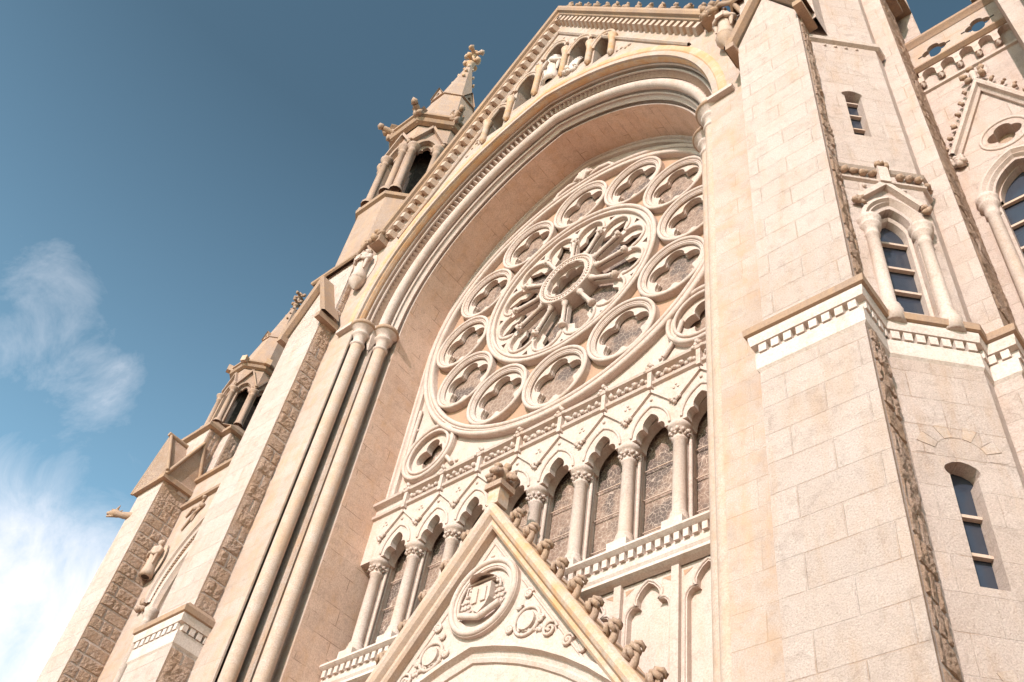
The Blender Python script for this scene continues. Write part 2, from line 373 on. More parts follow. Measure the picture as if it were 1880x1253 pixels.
# ------------------------------------------------------------------ root
cath = empty('cathedral', (0, -2, 0))
tag(cath, 'pale limestone Gothic cathedral front with a great rose window under a deep pointed arch', 'cathedral')
cath_inv = Matrix.Translation((0, 2, 0))
ROOT = []
def part(mb, name, mats, parent=None, label=None):
    p = parent or cath
    o = mb.build(name, mats, p, label)
    if p is cath: o.matrix_parent_inverse = cath_inv
    return o

ground = MB(); ground.add([(-600, -600, 0), (600, -600, 0), (600, 600, 0), (-600, 600, 0)], [(0, 1, 2, 3)])
g = ground.build('ground', M_GROUND); tag(g, 'stone paved ground in front of the cathedral', None, kind='structure')

ZR = 20.357; RR = 3.361
HW, AC, ZS = 4.55, 1.3, 20.2          # great arch
def gpath(o, n=36): return arch_pts(HW, AC, ZS, o, n)

# ------------------------------------------------------------------ nave front wall with gable
wall = MB()
inner = arch_pts(HW, AC, ZS, 0.66, 30)
GX, GZ = 5.55, 24.0; AZ = 32.2
outer = [(-6.12, 0), (-6.12, 23.4), (-GX, 23.6), (-GX, GZ - 0.2), (0, AZ - 0.25), (GX, GZ - 0.2), (GX, 23.6), (6.1, 23.4), (6.1, 0)]
outer += [(5.21, 0), (5.21, ZS)] + inner[::-1][1:-1] + [(-5.21, ZS), (-5.21, 0)]
# gable field above the arch (niches cut out) ----------------------------------------
def lancet(x0, zb, zs, hw, c, n=8): return arch_pts(hw, c, zs, 0, n, zb, x0)
NICH = [(0.06, 27.55, 29.25, 0.36), (1.02, 27.15, 28.35, 0.34), (1.93, 26.55, 27.45, 0.30), (-0.90, 27.15, 28.35, 0.34), (-1.81, 26.55, 27.45, 0.30)]
holes = [lancet(x, zb, zs, hw, hw * 0.7) for x, zb, zs, hw in NICH]
wall.plate(outer, holes, -2.0, -1.45, 0)
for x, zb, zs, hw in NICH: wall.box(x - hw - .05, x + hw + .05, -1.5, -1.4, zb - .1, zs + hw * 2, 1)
# body behind so that nothing is paper thin
wall.box(-6.1, -4.6, -1.0, 0.6, 0, 24, 0); wall.box(4.6, 6.08, -1.0, 0.6, 0, 24, 0)

rev = MB()
pts = gpath(0, 48)
prof = [(-4.55, 10 ** -9)]
path2 = [(-HW, 0.0)] + [(-HW, z) for z in (6.0, 12.0)] + pts + [(HW, z) for z in (12.0, 6.0)] + [(HW, 0.0)]
rows = [[(x, y, z) for x, z in path2] for y in (0.35, -1.06)]
rev.grid(rows)
o = part(rev, 'arch_reveal', M_REV)
uvl = o.data.uv_layers.new(name='UVMap')
acc = [0.0]
for a, b in zip(path2, path2[1:]): acc.append(acc[-1] + math.dist(a, b))
nn = len(path2)
for poly in o.data.polygons:
    for li in poly.loop_indices:
        vi = o.data.loops[li].vertex_index; uvl.data[li].uv = ((vi // nn) * 1.41, acc[vi % nn])

# splayed orders of the arch
arch = MB()
def roll(o0, y0, r, a0=-30, a1=210, n=9):
    # convex roll facing outwards of the splay (direction (-1,-1))
    out = []
    for i in range(n + 1):
        a = math.radians(a0 + (a1 - a0) * i / n)
        # axis of the splay points (-1,-1)/sqrt2 ; tangent (1,-1)/sqrt2
        out.append((o0 + r * (math.cos(a) * -0.7071 * -1 + math.sin(a) * -0.7071), y0 + r * (math.cos(a) * -0.7071 + math.sin(a) * -0.7071)))
    return out[::-1]
def S(s_, h): return (0.7071 * s_ - 0.7071 * h, -1.06 - 0.7071 * s_ - 0.7071 * h)
P_in = [S(*q) for q in ((0, 0), (.02, 0), (.02, -.17), (.11, -.17), (.11, .0), (.25, .0), (.25, .05), (.29, .05), (.29, -.05), (.345, -.05))]
P_roll = [S(.475 - .13 * math.cos(math.radians(a)), .0 + .13 * math.sin(math.radians(a))) for a in range(-25, 206, 23)]
P_tooth = [S(*q) for q in ((.60, -.05), (.61, -.09), (.79, -.09))]
P_fil = [S(*q) for q in ((.79, -.09), (.79, .03), (.815, .05), (.84, .03), (.84, -.13), (.915, -.13), (.915, .04), (.935, .055), (.96, .04), (.96, -.02))]
arch.sweep2(P_in, gpath, 0)
arch.sweep2([P_in[-1]] + P_roll + [P_tooth[0]], gpath, 0, True)
arch.sweep2(P_tooth, gpath, 1)
arch.sweep2(P_fil, gpath, 0)
part(arch, 'arch_moulding', [M_PALE, M_CARV])
hood = MB()
P_hood = [S(*q) for q in ((.96, -.02), (.97, .05), (1.00, .11), (1.06, .15), (1.13, .16), (1.17, .13), (1.18, .10), (1.20, .11), (1.26, .10), (1.32, .05), (1.36, .0))] + [(1.01, -1.99)]
hood.sweep2(P_hood, gpath, 0)
part(hood, 'arch_hood', M_HOOD, label='orange lichened outer band of the great arch')
# nail-head teeth along the tooth band
teeth = MB()
for side in (-1, 1):
    R = HW + AC + 0.50; th = math.acos(AC / R); nT = int(th * R / 0.155)
    for i in range(nT):
        a = th * (i + 0.5) / nT; da_ = .074 / R
        def TP(sh, d):
            o_, y_ = S(*sh); rr = HW + AC + o_; return (side * (-AC + rr * math.cos(a + d)), y_, ZS + rr * math.sin(a + d))
        b = [TP((.615, -.09), -da_), TP((.785, -.09), -da_), TP((.785, -.09), da_), TP((.615, -.09), da_)]
        teeth.add(b + [TP((.785, .03), 0), TP((.63, .07), 0)], [(0, 1, 4, 5), (2, 3, 5, 4), (1, 2, 4), (3, 0, 5)])
part(teeth, 'arch_teeth', M_PALE)

# jambs with nook shafts
def side_prof(s):
    jb = MB()
    pl = [(0, -1.06), (0.30, -1.06), (0.30, -1.40), (0.27, -1.43), (0.27, -1.50), (0.34, -1.50), (0.37, -1.47), (0.66, -1.47), (0.66, -2.0)]
    pl = [(0, -1.06), (0.26, -1.06), (0.26, -1.12), (0.34, -1.12), (0.34, -1.44), (0.30, -1.48), (0.32, -1.52), (0.38, -1.50), (0.40, -1.53), (0.66, -1.53), (0.66, -1.93), (0.60, -1.96), (0.60, -2.0), (0.66, -2.0)]
    rows = [[(s * (HW + o_), y, z) for o_, y in pl] for z in (0, 20.2)]
    jb.grid(rows); jb.grid([[(s * (HW + o_), y, 20.2) for o_, y in pl], [(s * (HW + .66), -1.0, 20.2)] * len(pl)])
    part(jb, 'jamb', M_WALL)
    for dx, y in ((0.15, -1.35), (0.51, -1.79)):
        sh = MB(); r = 0.152; c = (s * (HW + dx), y, 0)
        sh.lathe(c, [(r, 0.3), (r, 19.5)], 28)
        sh.lathe(c, [(r, 19.46), (r + .03, 19.48), (r + .035, 19.53), (r, 19.56), (r - .01, 19.60), (r, 19.74), (r + .035, 19.80), (r + .07, 19.83), (r + .08, 19.87), (r + .04, 19.90), (r + .03, 19.93), (r + .07, 20.0), (r + .13, 20.06), (r + .15, 20.08)], 28, 1)
        sh.lathe(c, [(r + .10, 20.07), (r + .18, 20.09), (r + .19, 20.14), (r + .17, 20.2), (0, 20.21)], 28, 2)
        part(sh, 'nook_shaft', [M_SHAFT, M_PALE, M_COPE])
    cp = MB(); c0 = Vector((s * (HW + 0.335), -1.57, 0))
    for (w0, z0), (w1, z1) in zip([(0.02, 19.45), (0.10, 19.75), (0.13, 20.08)], [(0.10, 19.75), (0.13, 20.08), (0.17, 20.2)]):
        q = [(-1, -1), (1, -1), (1, 1), (-1, 1)]
        vs = [(c0.x + a * w * .75, c0.y + b * w * .75, z) for w, z in ((w0, z0), (w1, z1)) for a, b in q]
        cp.add(vs, [(0, 1, 5, 4), (1, 2, 6, 5), (2, 3, 7, 6), (3, 0, 4, 7)])
    cp.box(c0.x - .17, c0.x + .17, c0.y - .12, c0.y + .3, 20.1, 20.2, 0)
    cp.box(min(s * (HW + .60), s * (HW + 1.16)), max(s * (HW + .60), s * (HW + 1.16)), -2.13, -1.95, 20.08, 20.2, 0)
    part(cp, 'fillet_capital', M_PALE)
side_prof(-1); side_prof(1)

# ------------------------------------------------------------------ rose window
rose = MB()
big = arch_pts(HW + .06, AC, ZS, 0, 30)
outer = [(-HW - .06, 15.4)] + big + [(HW + .06, 15.4)]
small = [(-3.58, 16.68), (3.58, 16.68)]
rose.plate(outer, [circ(0, ZR, 4.25, 72)] + [circ(x, z, 0.58, 32) for x, z in small], 0.12, 0.40, 0)      # back field of the spandrels
rose.annulus(0, ZR, 4.22, 4.50, 0.0, 0.2, 96, 0)
rose.ringxz(0, ZR, 4.28, 0.0, 0.055, 96); rose.ringxz(0, ZR, 4.46, -0.01, 0.06, 96); rose.ringxz(0, ZR, 4.36, -0.0, 0.03, 96, 6)
# inner frame following the pointed opening
def bp(o, n=36): return [(-HW - o, 15.4)] + arch_pts(HW, AC, ZS, o, n) + [(HW + o, 15.4)]
rose.sweep2([(-0.17, 0.14), (-0.17, 0.02), (-0.12, -0.02), (-0.06, 0.02), (-0.04, -0.03), (0.0, -0.04), (0.01, 0.0)], bp, 0)
for x, z in small:
    rose.annulus(x, z, 0.58, 0.80, 0.03, 0.30, 48); rose.ringxz(x, z, 0.60, 0.02, 0.04, 48); rose.ringxz(x, z, 0.74, 0.02, 0.05, 48)
    rose.plate(circ(x, z, 0.60, 40), [foil_pts(x, z, 4, 0.25, 0.20)], 0.12, 0.30, 0)
    sg = -1 if x < 0 else 1
    rose.tube([(sg * 2.72, 0.06, 15.95), (sg * 3.02, 0.06, 16.35), (sg * 3.14, 0.06, 16.75)], 0.05, 8)
    rose.tube([(sg * 4.33, 0.06, 16.9), (sg * 4.34, 0.06, 17.5), (sg * 4.30, 0.06, 18.4)], 0.05, 8)
    for bx, bz in ((2.62, 16.0), (4.30, 17.8), (3.9, 15.75), (3.0, 15.75)): rose.blob((sg * bx, 0.10, bz), 0.05, 0)
window = part(rose, 'rose_window', [M_PALE])
sp = MB()
sp.annulus(0, ZR, 2.40, 4.25, 0.14, 0.30, 72)
# cut nothing: roundels sit in front of this ochre field and carry their own deep sleeves
spo = sp  # replaced below by a plate with holes
sp = MB(); holes = [circ(RR * math.cos(math.radians(30 * k)), ZR + RR * math.sin(math.radians(30 * k)), 0.72, 28) for k in range(12)]
sp.plate(circ(0, ZR, 4.26, 72), holes + [circ(0, ZR, 2.38, 60)], 0.15, 0.40, 0)
part(sp, 'spandrel_field', M_SPAN, window)
for k in range(12):
    a = math.radians(30 * k); cx, cz = RR * math.cos(a), ZR + RR * math.sin(a)
    ro = MB()
    ro.annulus(cx, cz, 0.705, 0.868, 0.02, 0.36, 44)
    ro.ringxz(cx, cz, 0.825, 0.01, 0.046, 44); ro.ringxz(cx, cz, 0.755, 0.02, 0.02, 44, 6); ro.ringxz(cx, cz, 0.71, 0.06, 0.03, 44, 6)
    ro.plate(circ(cx, cz, 0.71, 40), [foil_pts(cx, cz, 5, 0.405, 0.247)], 0.10, 0.17, 0)
    ro.plate(circ(cx, cz, 0.71, 40), [foil_pts(cx, cz, 5, 0.40, 0.237)], 0.17, 0.25, 0)
    for j in range(5):
        t = PI / 2 + PI / 5 + j * 2 * PI / 5
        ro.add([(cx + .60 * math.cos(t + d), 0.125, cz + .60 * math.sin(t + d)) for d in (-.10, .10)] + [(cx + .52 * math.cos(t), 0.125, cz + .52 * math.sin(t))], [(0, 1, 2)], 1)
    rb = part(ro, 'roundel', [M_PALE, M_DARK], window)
    gl = MB(); gl.add([(x, 0.27, z) for x, z in circ(cx, cz, 0.72, 32)], [tuple(range(32))]); part(gl, 'roundel_glass', M_LEAD, window)
for x, z in small:
    gl = MB(); gl.add([(x_, 0.37, z_) for x_, z_ in circ(x, z, 0.60, 32)], [tuple(range(32))]); part(gl, 'roundel_glass', M_LEAD, window)
wh = MB()
holes = []
hb = 0.062
def sect(k):
    t0 = math.radians(15 + 30 * k); s15 = math.tan(math.radians(15)); pts = []
    D, q = 1.74, 0.385
    def lat(s): return s * s15 - hb / math.cos(math.radians(15))
    pts.append((0.79, -lat(0.79))); pts.append((1.66, -lat(1.66)))
    for i in range(11):
        a = -PI / 2 + PI * i / 10; pts.append((D + q * math.cos(a) * 0.98, q * math.sin(a)))
    pts.append((1.66, lat(1.66))); pts.append((0.79, lat(0.79)))
    return [(s * math.cos(t0) - l * math.sin(t0), ZR + s * math.sin(t0) + l * math.cos(t0)) for s, l in pts]
holes = [sect(k) for k in range(12)]
for k in range(12):
    t0 = math.radians(30 * k); holes.append([(r_ * math.cos(t0 + d_), ZR + r_ * math.sin(t0 + d_)) for r_, d_ in ((2.19, -.045), (2.19, .045), (2.05, 0))])
wh.plate(circ(0, ZR, 2.45, 72), holes + [circ(0, ZR, 0.76, 40)], 0.06, 0.18, 0)
wh.annulus(0, ZR, 2.26, 2.49, 0.0, 0.2, 80); wh.ringxz(0, ZR, 2.44, -0.01, 0.055, 80); wh.ringxz(0, ZR, 2.30, 0.0, 0.04, 80)
for k in range(12):
    t0 = math.radians(15 + 30 * k)
    pts = []
    for i in range(13):
        a = -PI / 2 + PI * i / 12; s_, l_ = 1.74 + .42 * math.cos(a), .42 * math.sin(a)
        pts.append((s_ * math.cos(t0) - l_ * math.sin(t0), 0.05, ZR + s_ * math.sin(t0) + l_ * math.cos(t0)))
    wh.tube(pts, 0.04, 6)
part(wh, 'wheel_tracery', [M_PALE, M_DARK], window)
for k in range(12):
    t0 = math.radians(30 * k); d = Vector((math.cos(t0), 0, math.sin(t0)))
    ax = Vector((0, 0, 1)).rotation_difference(d).to_matrix().to_4x4()
    co = MB(); c = Vector((0, 0.0, ZR))
    co.lathe(c, [(0.09, 0.80), (0.09, 0.84), (0.065, 0.87), (0.078, 0.90), (0.05, 0.93), (0.05, 1.44), (0.066, 1.46), (0.052, 1.48), (0.06, 1.53), (0.095, 1.60), (0.10, 1.63), (0.085, 1.66), (0, 1.67)], 14, axis=ax)
    for i in range(6):
        b = ax @ Vector((0.075 * math.cos(i * PI / 3), 0.075 * math.sin(i * PI / 3), 1.57)); co.blob(c + b, 0.03, 0, 0.3)
    part(co, 'spoke_column', M_PALE, window)
hub = MB()
hub.annulus(0, ZR, 0.56, 0.82, -0.10, 0.28, 12); hub.ringxz(0, ZR, 0.76, -0.10, 0.035, 48); hub.ringxz(0, ZR, 0.58, -0.10, 0.025, 48)
for i in range(48):
    a = 2 * PI * i / 48; hub.blob((0.67 * math.cos(a), -0.11, ZR + 0.67 * math.sin(a)), 0.03, 0, 0.1)
hub.plate(circ(0, ZR, 0.57, 32), [foil_pts(0, ZR, 8, 0.365, 0.16)], 0.03, 0.12, 0)
part(hub, 'hub_ring', M_PALE, window)
gl = MB(); gl.add([(x, 0.29, z) for x, z in circ(0, ZR, 2.38, 64)], [tuple(range(64))]); part(gl, 'wheel_glass', M_LEAD, window)
for k in range(12):            # trefoil inner heads behind every wheel opening
    t0 = math.radians(15 + 30 * k); ih = MB()
    def PT(s_, l_): return (s_ * math.cos(t0) - l_ * math.sin(t0), ZR + s_ * math.sin(t0) + l_ * math.cos(t0))
    for sg in (-1, 1):
        poly = [PT(1.45, sg * .33), PT(1.60, sg * .17), PT(1.80, sg * .20), PT(1.88, sg * .13), PT(2.12, 0.0), PT(2.16, sg * .2), PT(1.95, sg * .38), PT(1.7, sg * .41)]
        ih.plate(poly, (), 0.14, 0.22, 0)
    part(ih, 'cusped_head', M_PALE, window)
# leaf boss in the head between rose and arch
lf = MB()
for i in range(7):
    a = math.radians(-75 + 25 * i + 90); b = Vector((0, 0.02, 25.02))
    ln = 0.42 if i in (2, 3, 4) else 0.34
    lf.tube([b, b + Vector((math.cos(a) * ln * .5, -0.10, math.sin(a) * ln * .5 + .0)), b + Vector((math.cos(a) * ln, -0.06, math.sin(a) * ln))], [0.05, 0.075, 0.03], 6)
for sg in (-1, 1):
    lf.tube([(sg * x, 0.0, z) for x, z in ((0.1, 25.0), (0.5, 25.1), (0.85, 24.98), (1.0, 24.80), (0.85, 24.72), (0.75, 24.82))], [0.05, .06, .06, .05, .05, .04], 6)
part(lf, 'leaf_ornament', M_PALE, window)

# ------------------------------------------------------------------ lancet arcade under the rose
SP = 1.037; X0 = 0.056
arc = MB()
colx = [X0 + k * SP for k in range(-4, 5)]
ZC = 13.78
bottom = [(-HW - .02, ZC)]
for i in range(8):
    xc = (colx[i] + colx[i + 1]) / 2; bottom += trefoil_arch(xc, ZC, 0.345, 0.86)
bottom.append((HW + .02, ZC))
arc.plate(bottom + [(HW + .02, 15.5), (-HW - .02, 15.5)], (), -0.16, 0.0, 0)
bottom2 = [(-HW - .02, ZC - .05)]
for i in range(8):
    xc = (colx[i] + colx[i + 1]) / 2; bottom2 += arch_pts(.34, .22, ZC - .05, 0, 8, None, xc)
bottom2.append((HW + .02, ZC - .05))
arc.plate(bottom2 + [(HW + .02, 15.4), (-HW - .02, 15.4)], (), 0.02, 0.22, 0)
for i in range(8):
    xc = (colx[i] + colx[i + 1]) / 2
    m = trefoil_arch(xc, ZC, 0.345, 0.86, 0.0)
    hoodp = arch_pts(0.40, 0.25, ZC + .06, 0, 8, None, xc)
    arc.tube([(x, -0.17, z) for x, z in hoodp], 0.028, 6)
    # gablet moulding
    for sg in (-1, 1):
        a = Vector((xc, -0.17, 14.82)); b = Vector((xc + sg * SP / 2 * .93, -0.17, 14.32)); d = (b - a); 
        nrm_ = Vector((-d.z, 0, d.x)).normalized() * 0.026
        if nrm_.z < 0: nrm_ = -nrm_
        q = [a - nrm_, b - nrm_, b + nrm_, a + nrm_]
        arc.add([(p.x, -0.21, p.z) for p in q] + [(p.x, -0.155, p.z) for p in q], [(0, 1, 2, 3), (0, 4, 5, 1), (1, 5, 6, 2), (2, 6, 7, 3), (3, 7, 4, 0)])
    arc.blob((xc, -0.17, 14.60), 0.035)
for x in colx:
    for dx, dz in ((-.05, 0), (.05, 0.01), (0, -.06), (0, .05), (-.09, .05), (.09, .05)): arc.blob((x + dx, -0.20, 14.29 + dz), 0.045, 0, .4)
    for dx, dz in ((0, .05), (-.045, -.03), (.045, -.03)): arc.blob((x + dx, -0.16, 14.68 + dz), 0.03, 0, .2)
arcade = part(arc, 'lancet_arcade', [M_PALE])
for x in colx:
    co = MB(); c = (x, -0.03, 0); r = 0.118
    co.box(x - .19, x + .19, -.24, .22, 11.40, 11.62, 1)
    co.lathe(c, [(.19, 11.60), (.19, 11.66), (.165, 11.69), (.175, 11.72), (.15, 11.76), (.135, 11.76), (.155, 11.80), (.14, 11.84), (r, 11.86)], 20, 0)
    co.lathe(c, [(r, 11.86), (r - .006, 13.40), (r + .02, 13.42), (r + .02, 13.45), (r - .004, 13.47), (r, 13.50), (r + .015, 13.6), (r + .06, 13.66), (r + .085, 13.68), (r + .09, 13.73), (r + .07, 13.78), (0, 13.79)], 20, 0)
    for i in range(10):
        a = 2 * PI * i / 10; co.blob((x + (r + .045) * math.cos(a), -.03 + (r + .045) * math.sin(a), 13.575), 0.042, 0, .35)
        co.blob((x + (r + .02) * math.cos(a + .3), -.03 + (r + .02) * math.sin(a + .3), 13.52), 0.03, 0, .35)
    # pier and inner shafts behind
    co.box(x - .10, x + .10, 0.06, 0.34, 11.45, 14.0, 0)
    for sg in (-1, 1): co.lathe((x + sg * .13, 0.10, 0), [(.035, 11.5), (.035, 13.75)], 8); co.lathe((x + sg * .105, 0.20, 0), [(.03, 11.5), (.03, 13.75)], 8)
    part(co, 'arcade_column', [M_PALE, M_WHITE], arcade)
for i in range(8):
    gl = MB(); xa, xb = colx[i] + .05, colx[i + 1] - .05
    gl.add([(xa, 0.33, 11.4), (xb, 0.33, 11.4), (xb, 0.33, 14.9), (xa, 0.33, 14.9)], [(0, 1, 2, 3)])
    part(gl, 'lancet_glass', M_LEAD2, arcade)
    for z in (12.05, 12.75, 13.4): br = MB(); br.box(xa, xb, 0.27, 0.285, z, z + .016); part(br, 'glazing_bar', M_BAR, arcade)
# string course with foliage
st = MB()
def hstrip(mb, x0, x1, prof, mi=0):
    mb.grid([[(x0, y, z), (x1, y, z)] for y, z in prof], mi)
hstrip(st, -HW, HW, [(-.15, 14.93), (-.22, 14.95), (-.24, 15.0), (-.18, 15.03), (-.14, 15.06), (-.14, 15.22), (-.20, 15.25), (-.28, 15.27), (-.30, 15.32), (-.24, 15.36), (-.05, 15.46), (0.14, 15.50)])
rnd = random.Random(3)
for i in range(8):
    xc = (colx[i] + colx[i + 1]) / 2
    st.box(xc - .045, xc + .045, -.26, -.1, 14.86, 15.26)
    for dx, dz in ((-.04, .42), (.05, .46), (0, .52), (-.09, .36), (.09, .35)): st.blob((xc + dx, -.27, 14.95 + dz), .05, 0, .4)
    for k in range(5):
        x = xc + SP * (k + 1) / 6
        if x < HW - .05: st.blob((x, -.215, 15.14 + rnd.uniform(-.02, .02)), rnd.uniform(.05, .065), 0, .5); st.blob((x + .06, -.19, 15.12), .045, 0, .5); st.blob((x - .05, -.18, 15.17), .04, 0, .5)
part(st, 'foliage_string_course', [M_PALE, M_CARV])
# sill with corbel table
sl = MB()
hstrip(sl, -HW, HW, [(0.35, 11.52), (-.10, 11.48), (-.36, 11.36), (-.38, 11.30), (-.34, 11.27), (-.31, 11.25), (-.20, 11.22), (-.20, 11.14), (-.25, 11.10), (-.25, 10.98), (-.22, 10.93), (-.24, 10.86), (-.18, 10.83), (-.08, 10.80)], 0)
x = -HW + .05
while x < HW - .05:
    sl.box(x, x + .095, -.31, -.15, 11.10, 11.24, 0); x += .165
part(sl, 'corbelled_sill', M_WHITE, label='bright white corbelled sill below the lancets')
# blind panelling below
bl = MB()
hls = []
mull = [X0 + SP * k for k in range(-4, 5)]
out = [(-HW, 3.0), (HW, 3.0), (HW, 10.82), (-HW, 10.82)]
for i in range(8):
    xc = (mull[i] + mull[i + 1]) / 2; t = trefoil_arch(xc, 10.15, 0.36, 1.0)
    hls.append([(t[0][0], 3.4)] + t + [(t[-1][0], 3.4)])
bl.plate(out, hls, -0.05, 0.06, 0)
bl.box(-HW, HW, 0.06, 0.3, 2.99, 10.79, 0)
for i, x in enumerate(mull): bl.box(x - .065, x + .065, -.13, -.04, 3.0, 10.84, 0); 
for i in range(8):
    xc = (mull[i] + mull[i + 1]) / 2
    t = trefoil_arch(xc, 10.15, 0.36, 1.0, .05); bl.tube([(a, -.05, b) for a, b in [(t[0][0], 4)] + t + [(t[-1][0], 4)]], .028, 6)
    for sg in (-1, 1): bl.add([(xc + sg * .42, -.055, 10.72), (xc + sg * .25, -.055, 10.72), (xc + sg * .40, -.055, 10.62)], [(0, 1, 2)], 1)
part(bl, 'blind_panelling', [M_PALE, M_SPAN])

# ------------------------------------------------------------------ portal gable
PS = 1.34; PX = 0.09; PA = 12.68          # slope, axis, apex height of coping
pg = MB()
def tri(ap, zb, x0=PX): return [(x0 - (ap - zb) / PS, zb), (x0 + (ap - zb) / PS, zb), (x0, ap)]
harch = arch_pts(4.0, 1.2, 4.12, 0, 14, None, PX)
ap_in = PA - .50
base_pts = [(PX - (ap_in - 4.2) / PS, 4.2), (harch[0][0], 4.2)] + [p for p in harch if p[1] > 4.21] + [(harch[-1][0], 4.2), (PX + (ap_in - 4.2) / PS, 4.2), (PX, ap_in)]
pg.plate(base_pts, (), -0.86, -0.45, 0, back=True)
for (o0, y0), (o1, y1) in (((0.50, -.98), (.62, -.86)),):
    pass
pp = lambda o: arch_pts(4.75, 1.2, 4.12, o, 16, None, PX)
pg.sweep2([(0.06, -.86), (0.05, -.98), (-.05, -1.0), (-.09, -.90), (-.16, -.88), (-.20, -.92), (-.26, -.90), (-.28, -.82), (-.50, -.78), (-.54, -.72), (-.66, -.68), (-.70, -.60), (-.70, -.45)], pp, 0)
gable = part(pg, 'portal_gable', [M_PALE])
dk = MB(); dk.plate([(a_, max(b_, .0)) for a_, b_ in arch_pts(4.75, 1.2, 4.12, -.66, 14, 0.0, PX)], (), -.42, -.2, 0); part(dk, 'portal_recess', M_COPE, gable)
for sg in (-1, 1):
    cp = MB(); L0 = (PA - 4.2) / PS
    def P(t, off, y):      # t 0..1 along rake, off perpendicular outward
        x = PX + sg * L0 * t; z = PA - (PA - 4.2) * t; nx, nz = sg * PS / math.hypot(PS, 1), 1 / math.hypot(PS, 1)
        return (x + nx * off, y, z + nz * off) if t > 0 else (PX, y, PA + off * math.hypot(PS, 1))
    rows = [[P(t, o_, y) for t in (0, .25, .5, .75, 1)] for o_, y in ((-.30, -.86), (-.30, -1.0), (-.26, -1.04), (-.20, -1.04), (-.16, -1.12), (-.10, -1.16), (-.02, -1.16), (.02, -1.10), (.02, -.45), (-.3, -.45))]
    cp.grid(rows, 0)
    part(cp, 'gable_coping', M_SHAFT if sg < 0 else M_LICH, gable, None if sg < 0 else 'orange stained sloping coping')
crk = MB()
for sg in (-1, 1):
    for i in range(12):
        t = 0.75 + i * 0.60; x = PX + sg * t / math.hypot(PS, 1); z = PA - t * PS / math.hypot(PS, 1)
        nx, nz = sg * PS / math.hypot(PS, 1), 1 / math.hypot(PS, 1)
        k = MB(); B = Vector((x, -1.0, z)); n_ = Vector((nx, 0, nz)); u_ = Vector((-sg / math.hypot(PS, 1), 0, PS / math.hypot(PS, 1)))
        k.tube([B - n_ * .05 - u_ * .12, B + n_ * .08 - u_ * .08, B + n_ * .17, B + n_ * .20 + u_ * .06], [.06, .055, .05, .07], 8)
        c = B + n_ * .17 + u_ * .08; f = (Vector((0, -1, 0)) * .8 + u_ * .5 + n_ * .2).normalized(); e1 = f.cross(Vector((0, 0, 1))).normalized(); e2 = f.cross(e1)
        k.blob(c + f * .02, .065, 0, .1)
        for q in range(6):
            w_ = q * PI / 3 + i * .7; d_ = e1 * math.cos(w_) + e2 * math.sin(w_); L_ = random.uniform(.85, 1.15)
            k.tube([c + d_ * .02 + f * .05, c + d_ * .07 * L_ + f * .065, c + d_ * .115 * L_ + f * .02, c + d_ * .12 * L_ - f * .05, c + d_ * .08 * L_ - f * .085], [.022, .042, .045, .036, .012], 6)
        k.blob(c + f * .075, .028, 0, .1)
        part(k, 'crocket', M_CARV, gable)
fin = MB(); b = Vector((PX, -1.0, PA))
fin.box(b.x - .13, b.x + .13, -1.13, -.87, PA - .05, PA + .32, 0); fin.box(b.x - .19, b.x + .19, -1.19, -.81, PA + .30, PA + .42, 1)
fin.lathe((b.x, -1.0, PA + .40), [(.10, 0), (.08, .15), (.12, .24), (.16, .30), (.10, .36), (.06, .45)], 12, 1)
for a in range(4):
    d = Vector((math.cos(a * PI / 2 + .4), math.sin(a * PI / 2 + .4), 0)); c = Vector((b.x, -1.0, PA + .62))
    fin.tube([c, c + d * .16 + Vector((0, 0, .05)), c + d * .27 + Vector((0, 0, -.02))], [.07, .08, .04], 8, 1)
    for j in range(4): fin.blob(c + d * .24 + Vector((random.uniform(-.07, .07), random.uniform(-.07, .07), random.uniform(-.08, .08))), .07, 1, .5)
for j in range(6): fin.blob((b.x + random.uniform(-.1, .1), -1 + random.uniform(-.1, .1), PA + .82 + random.uniform(-.1, .12)), .09, 1, .5)
part(fin, 'finial', [M_LICH, M_CARV], gable)
# medallion with carved arms
md = MB(); mc = Vector((PX, 0, 10.86))
md.annulus(mc.x, mc.z, .56, .72, -.94, -.80, 48); md.ringxz(mc.x, mc.z, .66, -.94, .05, 48); md.ringxz(mc.x, mc.z, .55, -.90, .03, 48, 6)
shield = [(-.20, .22), (.20, .22), (.20, -.06), (.14, -.20), (0, -.32), (-.14, -.20), (-.20, -.06)]
md.plate([(mc.x + x, mc.z - .03 + z) for x, z in shield], (), -1.0, -.86, 0)
for x in (-.09, .09): md.box(mc.x + x - .05, mc.x + x + .05, -1.03, -.99, mc.z - .16, mc.z + .10, 0)
md.box(mc.x - .26, mc.x + .26, -1.0, -.88, mc.z + .24, mc.z + .28, 0); md.lathe((mc.x, -.9, mc.z + .27), [(.28, 0), (.14, .05), (.10, .12), (0, .14)], 14)
for sg in (-1, 1):
    for j in range(5):
        for q in range(j + 1 if j < 3 else 3):
            md.blob((mc.x + sg * (.28 + .07 * q), -.93, mc.z + .20 - .11 * j), .035, 0, .3)
    md.tube([(mc.x + sg * .05, -.93, mc.z + .25), (mc.x + sg * .33, -.95, mc.z + .24), (mc.x + sg * .36, -.94, mc.z + .10)], .02, 6)
md.tube([(mc.x + x, -.96, mc.z - .40 + abs(x) * .35) for x in (-.42, -.25, -.1, 0, .1, .25, .42)], .055, 8)
part(md, 'carved_medallion', M_PALE, gable)
rl = MB()
